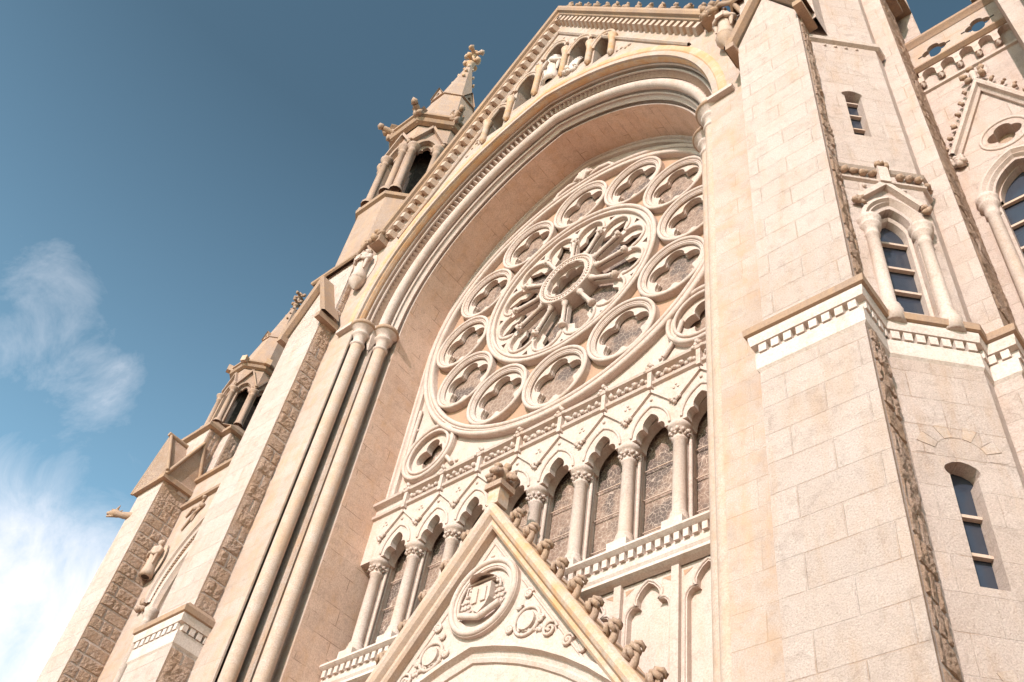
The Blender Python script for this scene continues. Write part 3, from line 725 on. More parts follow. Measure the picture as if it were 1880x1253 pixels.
for sg in (-1, 1):
    c = Vector((PX + sg * .98, -.88, 10.10))
    rl.ringxz(c.x, c.z, .24, -.88, .03, 24, 6); rl.plate(circ(c.x, c.z, .16, 16), (), -.92, -.86, 0)
    for j in range(90):
        t = (j % 30) / 29 + random.uniform(-.02, .02); x = PX + sg * (0.80 + 1.9 * t); zmax = ap_in - .45 - PS * abs(x - PX); zmin = 9.98 - .10 * (x - PX) ** 2 - .02
        if zmax > zmin + .05: rl.blob((x, -.87, zmin + .06 + random.random() * max(.02, (zmax - zmin - .1)) * (.9 if abs(x - c.x) > .3 else .1)), random.uniform(.022, .045), 0, .5)
    for cx_, cz_, r_ in ((1.45, 9.80, .15), (1.82, 9.5, .11), (2.1, 9.28, .08), (.66, 10.05, .08), (.95, 10.60, .09), (1.25, 10.05, .07), (.80, 10.40, .06)):
        pts = [(PX + sg * (cx_ + r_ * (1 - i / 16) * math.cos(i * .75)), -.89, cz_ + r_ * (1 - i / 16) * math.sin(i * .75)) for i in range(15)]
        rl.tube(pts, .026, 6); rl.blob(pts[-1], .035, 0, .2)
    # raised inner frame line
    for a_, b_ in (((.0, ap_in - .22), (.42, ap_in - .22 - .42 * PS)), ((.75, ap_in - .22 - .75 * PS), (2.6, ap_in - .22 - 2.6 * PS))):
        rl.tube([(PX + sg * a_[0], -.865, a_[1]), (PX + sg * b_[0], -.865, b_[1])], .022, 6)
for dx, dz in ((0, 0), (-.08, -.10), (.08, -.10), (-.16, -.18), (.16, -.18), (0, -.16)): rl.blob((PX + dx, -.87, ap_in - .5 + dz), .035, 0, .3)
part(rl, 'carved_relief', M_PALE, gable)

# ------------------------------------------------------------------ nave gable coping, ornaments, niches
gc = MB(); slope = (AZ - GZ) / 5.3; hyp = math.hypot(slope, 1)
def GP(sg, t, off, y):
    x = sg * 5.3 * t; z = AZ - (AZ - GZ) * t; nx, nz = sg * slope / hyp, 1 / hyp
    return (x + nx * off, y, z + nz * off) if t > 0 else (0, y, AZ + off * hyp)
for sg in (-1, 1):
    gc.grid([[GP(sg, t, o_, y) for t in (0, .33, .66, 1)] for o_, y in ((-.20, -2.0), (-.20, -2.10), (-.15, -2.2), (-.10, -2.22), (-.08, -2.30), (0.0, -2.33), (.10, -2.30), (.12, -2.0), (.12, -1.4), (-.3, -1.4))], 0)
    # lower string of the band
    gc.grid([[GP(sg, t, o_, y) for t in (0, .33, .66, 1)] for o_, y in ((-.80, -2.0), (-.80, -2.05), (-.76, -2.09), (-.72, -2.07), (-.70, -2.0))], 1)
    kx = sg * 5.36
    gc.box(kx - .20, kx + .20, -2.31, -1.42, 23.62, 24.12, 0)
    for q in range(8): gc.blob((kx + random.uniform(-.18, .18), -2.30 + random.uniform(-.05, .05), 23.9 + random.uniform(-.25, .3)), .11, 0, .5)
part(gc, 'gable_coping', [M_COPE, M_WALL])
for sg in (-1, 1):
    n_ = int(9.6 / .33)
    for i in range(n_):
        t = (i + .6) / n_; c = Vector(GP(sg, t, -.36, -2.0)); u = Vector((sg / hyp, 0, -slope / hyp)); nn_ = Vector((sg * slope / hyp, 0, 1 / hyp))
        to = MB(); w = .10
        b = [c + u * a * w * .9 + nn_ * d * w for a, d in ((-1, -1), (1, -1), (1, 1), (-1, 1))]
        tt = [p + Vector((0, -.20, 0)) + (c - p) * .1 + nn_ * .06 for p in b]
        to.add(b + tt, [(4, 5, 6, 7), (0, 1, 5, 4), (1, 2, 6, 5), (2, 3, 7, 6), (3, 0, 4, 7)])
        part(to, 'gable_ornament', M_SHAFT)
ck = MB()
for i in range(13):
    c = Vector(GP(1, .04 + i / 13.5, .22, -2.15)); 
    k = MB(); k.blob(c, .11, 0, .5, 2, (1.2, 1, .9)); k.blob(c + Vector((.08, -.05, .05)), .07, 0, .5); k.tube([Vector(GP(1, .04 + i / 13.5, .05, -2.15)), c], .06, 6)
    part(k, 'gable_crocket', M_CARV)
for x, zb, zs, hw in NICH:
    nc = MB()
    nc.tube([(a, -2.03, b) for a, b in arch_pts(hw + .03, hw * .7, zs, 0, 8, None, x)], .045, 8, 0)
    nc.tube([(a, -2.06, b) for a, b in arch_pts(hw + .10, hw * .7, zs, 0, 8, None, x)], .045, 8, 0)
    part(nc, 'niche_arch', [M_SHAFT])
for x, zt, zb in [(-2.16, 27.35, 26.3), (-1.37, 27.9, 26.75), (-.42, 28.75, 27.2), (.54, 28.75, 27.2), (1.49, 27.9, 26.75), (2.28, 27.35, 26.3)]:
    nc = MB()
    nc.lathe((x, -2.05, 0), [(0, zb - .1), (.06, zb - .04), (.095, zb), (.095, zt - .25), (.11, zt - .22), (.10, zt - .18), (.14, zt - .04), (.15, zt), (.11, zt + .04), (0, zt + .05)], 14, 0)
    for dz in (.12, .25): nc.blob((x, -2.06, zt + dz), .05, 0, .4)
    part(nc, 'niche_column', [M_LICH])
rnd = random.Random(11)
for i in range(5000):
    x = rnd.uniform(-5.2, 5.2); z = rnd.uniform(22, 31.2)
    top = AZ - .95 * hyp * 1.0 - slope * abs(x); R_ = math.hypot(abs(x) + AC, z - ZS)
    if z < top and R_ > HW + AC + 1.25 and not any(abs(x - a) < h + .2 and b - .4 < z < c + h * 2.2 for a, b, c, h in NICH):
        x = round(x / .13) * .13; z = round(z / .16) * .16
        wall.blob((x, -2.0, z), .052, 0, .4, 1, (1, .9, 1))
part(wall, 'nave_wall', [M_WALL, M_DARK, M_CARV])

# ------------------------------------------------------------------ buttresses flanking the nave (left one and its mirror)
CORN = [(0.0, 11.0), (.03, 11.04), (.03, 11.30), (-.03, 11.32), (-.03, 11.44), (.07, 11.46), (.09, 11.56), (.09, 11.62)]
COPE = [(.09, 11.625), (.13, 11.64), (.14, 11.75), (.03, 11.88), (-.15, 11.93)]
def corbels(mb, pts, z=11.22, step=.155, mi=0):
    for a, b in zip(pts, pts[1:]):
        a = Vector(a); b = Vector(b); d = b - a; l = d.length; d.normalize(); n_ = Vector((d.y, -d.x)); k = max(1, int(l / step)); T = Matrix.Translation((a.x, a.y, 0)) @ Matrix.Rotation(math.atan2(d.y, d.x), 4, 'Z')
        m2 = MB(T)
        for i in range(k):
            u = l * (i + .5) / k; w = step * .34
            m2.box(u - w, u + w, -.055, .05, z + .09, z + .225); 
            pass
        o_ = len(mb.v); mb.v += m2.v; mb.f += [tuple(i + o_ for i in f) for f in m2.f]; mb.mi += [mi] * len(m2.f); mb.sm += m2.sm
def buttress(s):
    b = MB()
    def seq(p): return [(s * x, y) for x, y in p] if s > 0 else [(s * x, y) for x, y in p][::-1]
    xi, xo = 6.08, 7.42
    # outer: for s>0 the outer side faces +x ; walk so that outside is on the right hand -> left to right along the front
    low = [(xi - .05, -1.9), (xi - .05, -2.56), (xo + .0, -2.56), (xo + .0, -1.2)]
    up = [(xi, -1.9), (xi, -2.46), (xo - .06, -2.46), (xo - .06, -1.2)]
    b.polysweep(seq(low), [(0, 0), (0, 11.05)]); b.polysweep(seq(up), [(0, 11.7), (0, 20.60)])
    # upper thin stage and its sloping cap
    up2 = [(xi, -1.9), (xi, -2.22), (xo + .2, -2.22), (xo + .2, -1.2)]
    b.polysweep(seq(up2), [(0, 20.5), (0, 23.5)]); b.polysweep(seq(up2), [(-.01, 23.5), (-.9, 24.6)])
    bt = part(b, 'buttress', [M_ASH])
    c = MB(); c.polysweep(seq(low), CORN, 0); corbels(c, seq(low)); c.polysweep(seq(low), COPE, 1)
    part(c, 'cornice', [M_WHITE, M_COPE], bt)
    # gablet
    gm = MB(); cx = s * (xi + xo - .04) / 2; hw = (xo - xi) / 2 + .06; za, zb = 22.35, 20.62
    for sg in (-1, 1):
        a = Vector((cx, 0, za)); e = Vector((cx + sg * hw, 0, zb)); d = (e - a).normalized(); n_ = Vector((sg * abs(d.z), 0, abs(d.x)))
        pr_ = [(0, -2.1), (0, -2.50), (.03, -2.62), (.12, -2.66), (.17, -2.60), (.17, -2.1)]
        ro_ = []
        for o_, y in pr_:
            apx = Vector((cx, y, za + o_ / abs(d.x))); ro_.append([apx, Vector((e.x, y, e.z)) + n_ * o_])
        gm.grid(ro_, 0)
    gm.add([(cx - hw + .06, -2.46, zb - .02), (cx + hw - .06, -2.46, zb - .02), (cx, -2.46, za - .05)], [(0, 1, 2)], 1)
    for sg in (-1, 1):
        xs_ = cx + sg * (hw + .0)
        gm.box(min(xs_ - .09, xs_ + .09), max(xs_ - .09, xs_ + .09), -2.66, -2.02, zb - .16, zb + .02, 0)
        gm.add([(xs_ + sg * .05, -2.62, zb + .02), (xs_ + sg * .05, -2.0, zb + .02), (cx, -2.0, za + .1), (cx, -2.62, za + .1)], [(0, 1, 2, 3)], 0)
    part(gm, 'gablet', [M_COPE, M_ASH], bt)
    rk = MB(TM(s * xi, -2.0, -90) if s > 0 else TM(-xi, -2.46, 90))
    if s < 0:
        rk = MB(TM(-xi + .004, -2.46, 90)); rock_face(rk, .46, 11.9, 20.5, seed=5, pattern='alt'); 
        o1 = MB(TM(-xi + .004, -2.22, 90)); rock_face(o1, .22, 20.6, 23.45, seed=9, margin=.03)
        rk2 = MB(TM(-(xi - .05) + .004, -2.56, 90)); rock_face(rk2, .56, 4, 10.95, seed=6, pattern='alt')
        part(o1, 'rock_facing', M_ROCK, bt); part(rk2, 'rock_facing', M_ROCK, bt); part(rk, 'rock_facing', M_ROCK, bt)
    else:
        rk = MB(TM(xo - .06 + .004, -2.46, 90)); rock_face(rk, .44, 12.0, 30, seed=15, margin=.06, amp=.06)
        part(rk, 'rock_facing', M_ROCK, bt)
        rk = MB(TM(xo + .0 + .004, -2.56, 90)); rock_face(rk, .50, 3, 11.0, seed=16, margin=.06, amp=.06)
        part(rk, 'rock_facing', M_ROCK, bt)
    kc = MB()
    kc.polysweep(seq([(xi - .25, -2.0), (xi - .1, -2.34), (xo + .3, -2.34), (xo + .3, -1.2)]), [(0, 23.38), (.05, 23.42), (.06, 23.50), (0, 23.56), (-.25, 23.75), (-.9, 24.75)], 0)
    part(kc, 'weathered_cap', M_COPE, bt)
    return bt
buttress(-1); bR = buttress(1)
def figure(a, x, y, z, h, wings=True, book=False, mi=0):
    """standing robed figure, h = height, facing -y"""
    k = h / 1.5
    a.lathe((x, y, z), [(r * k, zz * k) for r, zz in ((.13, 0), (.21, .03), (.19, .2), (.16, .45), (.155, .7), (.175, .9), (.20, 1.05), (.19, 1.14), (.12, 1.21), (.062, 1.25), (.058, 1.31))], 24, mi, lob=11, lobd=.13)
    a.blob((x, y - .02 * k, z + 1.40 * k), .105 * k, mi, .05, 2, (.86, .95, 1.18))
    a.blob((x, y - .12 * k, z + 1.385 * k), .022 * k, mi, .05)
    for q in range(9): a.blob((x + random.uniform(-.08, .08) * k, y + random.uniform(.0, .07) * k, z + (1.42 + random.uniform(-.08, .07)) * k), .05 * k, mi, .3)
    for d in (-1, 1):
        a.tube([(x + d * .17 * k, y, z + 1.13 * k), (x + d * .24 * k, y - .04 * k, z + .90 * k), (x + d * .17 * k, y - .17 * k, z + .82 * k), (x + d * .04 * k, y - .23 * k, z + .90 * k)], [.075 * k, .075 * k, .06 * k, .04 * k], 10, mi)
        a.tube([(x + d * .20 * k, y - .08 * k, z + .86 * k), (x + d * .19 * k, y - .08 * k, z + .45 * k)], [.07 * k, .02 * k], 8, mi)
        if wings:
            rows = []
            for i in range(9):
                t = i / 8; rows.append([(x + d * k * (.07 + (.26 * math.sin(t * 2.6 + .3) + .02) * u), y + (.10 + .05 * u) * k, z + k * (1.20 - 1.05 * t + .22 * u * (1 - t))) for u in (0, .35, .7, 1)])
            a.grid(rows, mi); a.grid([[(p[0], p[1] + .04 * k, p[2]) for p in r] for r in rows], mi)
    if book: a.box(x - .10 * k, x + .10 * k, y - .27 * k, y - .22 * k, z + .78 * k, z + .98 * k, mi)
def angel(s):
    a = MB(); x, y, z = s * 5.68, -2.16, 22.20
    figure(a, x, y, z, 1.45, True, True)
    a.lathe((x, y, z - .32), [(.02, 0), (.12, .12), (.20, .26), (.22, .33)], 14)
    a.tube([(x + s * .42, y + .02, z + .85), (x + s * .30, y - .16, z + 1.30), (x + s * .0, y - .18, z + 1.58), (x - s * .25, y - .1, z + 1.62)], [.05, .06, .06, .05], 8, 1)
    for k in range(12): a.blob((x + random.uniform(-.25, .3), y - .08 + random.uniform(-.12, .1), z + 1.70 + random.uniform(-.10, .16)), .075, 1, .5)
    return a.build('angel_statue', [M_PALE if s < 0 else M_SHAFT, M_CARV])
o = angel(-1); tag(o, 'robed stone angel under the left foot of the big gable', 'statue', 'angels at the feet of the big gable')
o = angel(1); tag(o, 'robed stone angel at the right foot of the big gable, beside the gabled buttress top', 'statue', 'angels at the feet of the big gable')
def niche_statue():
    a = MB(); x, y, z = .04, -1.92, 27.45
    figure(a, x, y, z, 1.75, False, False)
    a.lathe((x, y + .02, z + .98), [(.30, 0), (.29, .2), (.23, .38), (.15, .50), (.155, .62), (.12, .74), (0, .80)], 20, a0=-.35, a1=PI + .35)
    return a.build('veiled_statue', [M_WHITE])
o = niche_statue(); tag(o, 'white veiled statue standing in the tallest middle niche of the gable', 'statue')
a = MB(); x, y, z = .98, -1.98, 27.05
for i in range(9):
    t = math.radians(30 + 15 * i); a.tube([(x, y, z), (x + .2 * math.cos(t), y - .08, z + .35 * math.sin(t)), (x + .33 * math.cos(t), y - .05, z + .62 * math.sin(t))], [.06, .05, .015], 6)
for i in range(8): a.blob((x + random.uniform(-.3, .3), y + random.uniform(-.1, 0), z + random.uniform(-.05, .15)), .09, 0, .4)
o = a.build('carved_foliage', [M_WHITE]); tag(o, 'white spiky carving in the niche just right of the veiled statue', 'carving')

# ------------------------------------------------------------------ octagonal canted tower bay on the right
TX, TY = 7.33, -2.05; TT = TM(TX, TY, 45); W = 1.27
ex, ey = TX + W * .70711, TY + W * .70711
tw = MB(TT)
top_s = 30.0
win_hi = dict(u0=.43, u1=.71, z0=16.6, z1=18.0)
def shoulder(u0, u1, z0, z1):
    c = (u0 + u1) / 2; w = (u1 - u0) / 2
    return [(u0, z0), (u1, z0), (u1, z1 - .02), (u1 + .035, z1 + .02), (u1 + .045, z1 + .07), (u1 + .02, z1 + .12), (c + w * .6, z1 + .17), (c, z1 + .19), (c - w * .6, z1 + .17), (u0 - .02, z1 + .12), (u0 - .045, z1 + .07), (u0 - .035, z1 + .02), (u0, z1 - .02)]
mid = arch_pts(.27, .22, 13.98, 0, 8, 11.75, .66)
tw.plate([(0, 11.7), (W, 11.7), (W, 26), (0, 26)], [shoulder(.43, .71, 16.6, 18.0), ] + [[(a, max(b, 11.87)) for a, b in mid]], 0, .30, 0)
tw.plate([(0, 0), (W, 0), (W, 11.05), (0, 11.05)], [shoulder(.50, .80, 7.74, 9.2)], 0, .30, 0)
part(tw, 'tower_bay', [M_ASH]); tower = bpy.data.objects['tower_bay']
tb = MB()
tb.polysweep([(ex, ey), (ex, -.87), (8.57, -.87), (8.57, .22), (10.38, .22), (10.38, -.87), (10.73, -.87), (10.73, ey), (11.63, -2.05), (11.63, -2.46), (13.0, -2.46), (13.0, 3), (5.5, 3), (5.5, -1.0)], [(0, 0), (0, 11.05)])
part(tb, 'tower_wall', [M_ASH])
tb = MB()
tb.polysweep([(ex, ey), (ex, -.84), (8.57, -.84), (8.57, .24)], [(0, 11.7), (0, 30)])
tb.polysweep([(10.38, .24), (10.38, -.84), (10.73, -.84), (10.73, ey), (11.63, -2.05), (11.63, -2.46), (13.0, -2.46), (13.0, 3)], [(0, 11.7), (0, 30)])
tb.polysweep([(8.9, .6), (5.8, .6), (5.8, -1.9)], [(0, 11.7), (0, 30)])
part(tb, 'tower_wall', [M_ASH])
# the buttress of the tower carries on above its gablet
ub = MB(); ub.polysweep([(6.25, -1.9), (6.25, -2.30), (7.36, -2.30), (7.36, -2.0)], [(0, 20.5), (0, 30)]); part(ub, 'upper_pier', [M_ASH])
rk = MB(TM(8.575, -.84, 90)); rock_face(rk, 1.06, 12.0, 24, seed=21, margin=.05, amp=.04, step=.04); part(rk, 'rock_facing', M_ROCK, tower)
rk = MB(TM(8.575, -.87, 90)); rock_face(rk, 1.06, 2.0, 11.0, seed=22, margin=.05, amp=.04, step=.04); part(rk, 'rock_facing', M_ROCK, tower)
cn = MB(); cl_ = [(7.46, -2.3), (7.46, -2.14), (TX + .06, TY - .0)]
line = [(7.46, -2.1), (TX + .10, TY + .02), (ex + .0, ey - .0), (ex, -.87), (8.57, -.87), (8.57, .22)]
line = [(TX - .1, TY - .1), (ex, ey), (ex, -.87), (8.57, -.87), (8.57, .22), (10.38, .22), (10.38, -.87), (10.73, -.87), (10.73, ey), (11.63, -2.05)]
cn.polysweep(line, CORN, 0); corbels(cn, line); cn.polysweep(line, COPE, 1)
part(cn, 'tower_cornice', [M_WHITE, M_COPE], tower)
# mid string with foliage + top string
ms = MB(TT)
hstrip(ms, 0, W + .05, [(0, 15.08), (-.05, 15.10), (-.06, 15.13), (-.02, 15.16), (-.01, 15.36), (-.05, 15.38), (-.09, 15.42), (-.05, 15.47), (0, 15.5)])
hstrip(ms, 0, W + .06, [(0, 20.1), (-.07, 20.14), (-.09, 20.22), (-.02, 20.32), (0, 20.33)])
ms.box(.58, .74, -.13, 0, 15.0, 15.42)
for k in range(9):
    u = .08 + k * .14
    if not .5 < u < .82: ms.blob((u, -.07, 15.26), .062, 1, .5); ms.blob((u + .05, -.05, 15.31), .045, 1, .4)
for k in range(4): ms.blob((.30 + k * .2, -.01, 20.0), .035, 0, .3)
for k in range(6): ms.blob((.66 + random.uniform(-.12, .12), -.12, 15.45 + random.uniform(-.05, .08)), .05, 1, .4)
part(ms, 'tower_string_course', [M_PALE, M_CARV], tower)
ms = MB(TM(ex, ey, 90))
hstrip(ms, 0, .26, [(0, 15.08), (-.05, 15.10), (-.06, 15.13), (-.02, 15.16), (-.01, 15.36), (-.05, 15.38), (-.09, 15.42), (-.05, 15.47), (0, 15.5)])
hstrip(ms, 0, .26, [(0, 20.1), (-.07, 20.14), (-.09, 20.22), (-.02, 20.32), (0, 20.33)])
for k in range(2): ms.blob((.08 + k * .12, -.06, 15.27), .065, 1, .5)
part(ms, 'tower_string_course', [M_PALE, M_CARV], tower)
tw2 = MB(TT)
# pointed hood with leaf stops
for sg in (-1, 1):
    a = Vector((.66, 0, 15.02)); b = Vector((.66 + sg * .46, 0, 14.50)); d = b - a; n_ = Vector((-d.z, 0, d.x)).normalized() * .045
    if n_.z < 0: n_ = -n_
    q = [a - n_, b - n_, b + n_, a + n_]
    tw2.add([(p.x, -.10, p.z) for p in q] + [(p.x, 0, p.z) for p in q], [(0, 1, 2, 3), (0, 4, 5, 1), (1, 5, 6, 2), (2, 6, 7, 3), (3, 7, 4, 0)])
    for k in range(6): tw2.blob((.66 + sg * (.50 + random.uniform(-.09, .09)), -.07, 14.44 + random.uniform(-.06, .06)), .055, 1, .5)
    tw2.blob((.66 + sg * .30, -.02, 14.95), .04)
tw2.sweep2([(.16, 0), (.15, -.06), (.09, -.08), (.06, -.03), (.03, -.05), (0, .0), (-.02, .1), (-.05, .12), (-.05, .3)], lambda o_: arch_pts(.33, .26, 13.98, o_, 10, None, .66), 0)
tw2.sweep2([(.0, .10), (-.02, .08), (-.05, .12), (-.05, .3)], lambda o_: arch_pts(.27, .22, 13.90, o_, 8, 11.75, .66), 0)
for sg in (-1, 1):
    c = (.66 + sg * .37, -.02, 0)
    tw2.lathe(c, [(0, 11.6), (.15, 11.6), (.15, 11.86), (.12, 11.90), (.13, 11.95), (.095, 12.0), (.09, 13.55), (.11, 13.57), (.095, 13.6), (.10, 13.7), (.15, 13.76), (.155, 13.80), (.13, 13.83), (.17, 13.88), (.175, 13.95), (.15, 13.99), (0, 14)], 18)
part(tw2, 'window_surround', [M_PALE, M_CARV], tower)
for q in (((.2, .24, 11.7), (1.1, .24, 11.7), (1.1, .24, 14.7), (.2, .24, 14.7)), ((.35, .20, 16.5), (.8, .20, 16.5), (.8, .20, 18.3), (.35, .20, 18.3)), ((.42, .20, 7.6), (.9, .20, 7.6), (.9, .20, 9.5), (.42, .20, 9.5))):
    tg = MB(TT); tg.add(q, [(0, 1, 2, 3)]); part(tg, 'window_glass', M_GLASS, tower)
for q in [(.3, 1.02, .17, .23, z, z + .045) for z in (12.15, 12.62, 13.15, 13.75)] + [(.4, .74, .13, .19, z, z + .035) for z in (17.05, 17.52, 17.98)] + [(.47, .83, .13, .19, z, z + .04) for z in (8.22, 8.72)]:
    tgb = MB(TT); tgb.box(*q); part(tgb, 'window_bar', M_BAR, tower)
# discharging arches over the lower windows
for (uc, zc, r0, r1) in ((.69, 9.45, .30, .50), (.69, 6.35, .30, .52)):
    n = 9; da = MB(TT)
    for i in range(n):
        a0, a1 = PI * i / n + .015, PI * (i + 1) / n - .015
        pts = [(uc + r * math.cos(a), zc + r * math.sin(a)) for r, a in ((r0, a0), (r1, a0), (r1, (a0 + a1) / 2), (r1, a1), (r0, a1), (r0, (a0 + a1) / 2))]
        da.plate(pts, (), -.008 if i % 2 else -.005, .05, i % 2)
    part(da, 'discharging_arch', [M_ASH, M_WALL], tower)

# wall bay between the two tower corners with gabled window
bw = MB(); BX = 9.475; by = .22
lan = arch_pts(.47, .30, 16.05, 0, 10, 12.0, BX)
qf = foil_pts(BX + .03, 17.62, 4, .14, .15)
bw.plate([(8.5, 11.7), (10.45, 11.7), (10.45, 20.9), (8.5, 20.9)], [[(a, max(b, 11.87)) for a, b in lan], qf], by, by + .35)
bay = part(bw, 'window_bay', [M_ASH])
pr2 = MB()
para = [(8.5, 20.86), (10.45, 20.86), (10.45, 21.95), (8.5, 21.95)]
hl = []
for xq in (9.05, 9.93):
    p = []
    hl.append(foil_pts(xq, 21.42, 4, .13, .12, 0)) 
pr2.plate(para, hl, by - .10, by - .01, 0, back=True)
hstrip(pr2, 8.5, 10.45, [(by + .2, 22.18), (by - .12, 22.20), (by - .20, 22.14), (by - .20, 22.06), (by - .15, 22.0), (by - .11, 21.94)], 1)
hstrip(pr2, 8.5, 10.45, [(by - .10, 20.98), (by - .22, 20.94), (by - .24, 20.86), (by - .16, 20.80), (by, 20.80)], 1)
for xq in (9.05, 9.93):
    for dz in (-1,):
        for sg in (-1, 1): pr2.box(min(xq + sg * .25, xq + sg * .33), max(xq + sg * .25, xq + sg * .33), by - .106, by - .099, 21.40, 21.44, 2)
part(pr2, 'parapet', [M_WALL, M_COPE, M_DARK], bay)
cb = MB()
hstrip(cb, 8.5, 10.45, [(by, 20.15), (by - .05, 20.17), (by - .06, 20.22), (by, 20.25)])
nS = 5
for i in range(nS + 1):
    x = 8.62 + i * .37
    cb.box(x - .06, x + .06, by - .14, by, 20.42, 20.62); cb.lathe((x, by - .07, 20.42), [(0, -.10), (.07, -.02), (.07, .02)], 4)
for i in range(nS):
    x = 8.62 + (i + .5) * .37
    pl = [(x - .185, 20.84), (x - .185, 20.60)] + [(x + .13 * math.cos(a), 20.62 + .17 * math.sin(a) * 1.0) for a in (PI - PI * k / 8 for k in range(9))] + [(x + .185, 20.60), (x + .185, 20.84)]
    cb.plate(pl, (), by - .14, by, 0)
part(cb, 'corbel_table', M_PALE, bay)
hd = MB()
for sg in (-1, 1):
    a = Vector((BX, 0, 19.45)); b = Vector((BX + sg * .84, 0, 17.55)); d = b - a; nn_ = Vector((-d.z, 0, d.x)).normalized(); nn_ = nn_ if nn_.z > 0 else -nn_
    rows = [[(a + Vector((0, y, 0)) + Vector((0, 0, o_ * 2.3))), (b + Vector((0, y, 0)) + nn_ * o_)] for o_, y in ((-.12, by), (-.12, by - .06), (-.07, by - .10), (-.05, by - .17), (.0, by - .19), (.05, by - .15), (.05, by))]
    hd.grid(rows)
    for i in range(6):
        t = .12 + i * .155; c = a + (b - a) * t + nn_ * .15 + Vector((0, by - .10, 0)); hd.blob(c, .05, 1, .5); hd.blob(c + nn_ * .04 + Vector((0, 0, .05)), .035, 1, .5)
    for i in range(12): hd.blob(b + Vector((random.uniform(-.14, .14), by - .08, random.uniform(-.28, .05))), .075, 0, .5)
c = Vector((BX, by - .12, 19.75)); hd.lathe((BX, by - .1, 19.5), [(.07, 0), (.06, .18), (.08, .25), (.05, .35)], 8)
for dx, dz in ((-.16, .02), (.16, .02), (-.12, -.16), (.14, -.14), (0, .2)): hd.blob(c + Vector((dx, 0, dz)), .075, 1, .5)
part(hd, 'gable_hood', [M_PALE, M_CARV], bay)
wn = MB()
wn.sweep2([(.24, by), (.22, by - .06), (.15, by - .09), (.10, by - .03), (.05, by - .06), (0, by + .02), (-.03, by + .14), (-.07, by + .12), (-.08, by + .3)], lambda o_: arch_pts(.50, .32, 16.05, o_, 10, None, BX), 0)
for xx in (BX - .62, BX + .62):
    wn.lathe((xx, by - .02, 0), [(.11, 11.9), (.10, 15.55), (.125, 15.58), (.11, 15.62), (.12, 15.75), (.16, 15.80), (.17, 15.86), (.14, 15.9), (.18, 15.96), (.18, 16.05), (0, 16.06)], 18)
wn.ringxz(BX + .03, 17.62, .40, by, .03, 32, 6)
part(wn, 'window_surround', [M_PALE], bay)
wg = MB(); wg.add([(8.8, by + .26, 11.8), (10.2, by + .26, 11.8), (10.2, by + .26, 17.4), (8.8, by + .26, 17.4)], [(0, 1, 2, 3)]); wg.add([(9.1, by + .22, 17.41), (9.9, by + .22, 17.41), (9.9, by + .22, 18.2), (9.1, by + .22, 18.2)], [(0, 1, 2, 3)], 1)
part(wg, 'bay_glass', [M_GLASS, M_CARV], bay)
for z in (12.3, 13.0, 13.6, 14.2, 14.8, 15.4, 16.0): wb = MB(); wb.box(8.9, 10.1, by + .19, by + .25, z, z + .05); part(wb, 'window_bar', M_BAR, bay)
ov = MB(); ov.box(8.45, 8.78, -.30, .26, 24.0, 24.5); ov.box(8.3, 8.9, -1.2, .6, 24.5, 24.7); part(ov, 'overhanging_coping', M_COPE, tower)
ov = MB(); ov.box(10.1, 10.5, 3.7, 4.2, 29.9, 31.0); ov.box(10.3, 12, 4, 6, 0, 31); part(ov, 'rear_pier', M_COPE)

# ------------------------------------------------------------------ left aisle front
ab = MB()
LX0, LX1 = -13.70, -12.5
ab.polysweep([(LX0, 2), (LX0, -1.73), (LX1, -1.73), (LX1, -.8)], [(0, 0), (0, 18.75)])
LB = part(ab, 'buttress', [M_ASH])
rk = MB(TM(LX1 + .004, -1.73, 90)); rock_face(rk, .85, 8.0, 18.7, course=.32, seed=31, step=.032, margin=.04); part(rk, 'rock_facing', M_ROCK, LB)
gl = MB()
gl.box(LX0 - .12, LX1 + .14, -1.86, -.8, 18.72, 18.86, 0)
# gabled head: ridge runs front to back, sides slope
cx = (LX0 + LX1) / 2
gl.add([(LX0 - .12, -1.86, 18.86), (LX1 + .14, -1.86, 18.86), (cx - .3, -1.86, 20.80), (LX0 - .12, -.9, 18.86), (LX1 + .14, -.9, 18.86), (cx - .3, -.9, 20.80)], [(0, 1, 2), (1, 4, 5, 2), (3, 0, 2, 5), (4, 3, 5)], 1)
gl.tube([(cx - .3, -1.92, 20.84), (cx - .3, -.9, 20.84)], .07, 8, 0)
gl.tube([(LX0 - .25, -1.82, 18.8), (cx - .3, -1.82, 20.88)], .05, 6, 0); 
gl.tube([(LX1 + .16, -1.84, 18.95), (cx - .3, -1.84, 20.86)], .05, 6, 0)
sgx = LX1 + .10
gl.add([(sgx, -1.78, 18.86), (sgx, -.76, 18.86), (sgx, -1.22, 20.45)], [(0, 1, 2)], 1)
gl.add([(sgx, -1.78, 18.86), (sgx, -1.22, 20.45), (cx - .25, -1.22, 20.45), (LX1 - .0, -1.78, 18.86)], [(0, 1, 2, 3)], 0)
gl.add([(sgx, -.76, 18.86), (sgx, -1.22, 20.45), (cx - .25, -1.22, 20.45), (LX1 - .0, -.76, 18.86)], [(0, 1, 2, 3)], 0)
gl.tube([(sgx + .03, -1.82, 18.84), (sgx + .03, -1.22, 20.50)], .055, 4, 0); gl.tube([(sgx + .03, -.74, 18.84), (sgx + .03, -1.22, 20.50)], .055, 4, 0)
part(gl, 'gabled_head', [M_COPE, M_ROCK], LB)
s2 = MB()
s2.polysweep([(-13.72, 1.2), (-13.72, -1.24), (-12.47, -1.24), (-12.47, -.80), (-12.05, -.80), (-12.05, 0.5)], [(0, 18.6), (0, 21.15)])
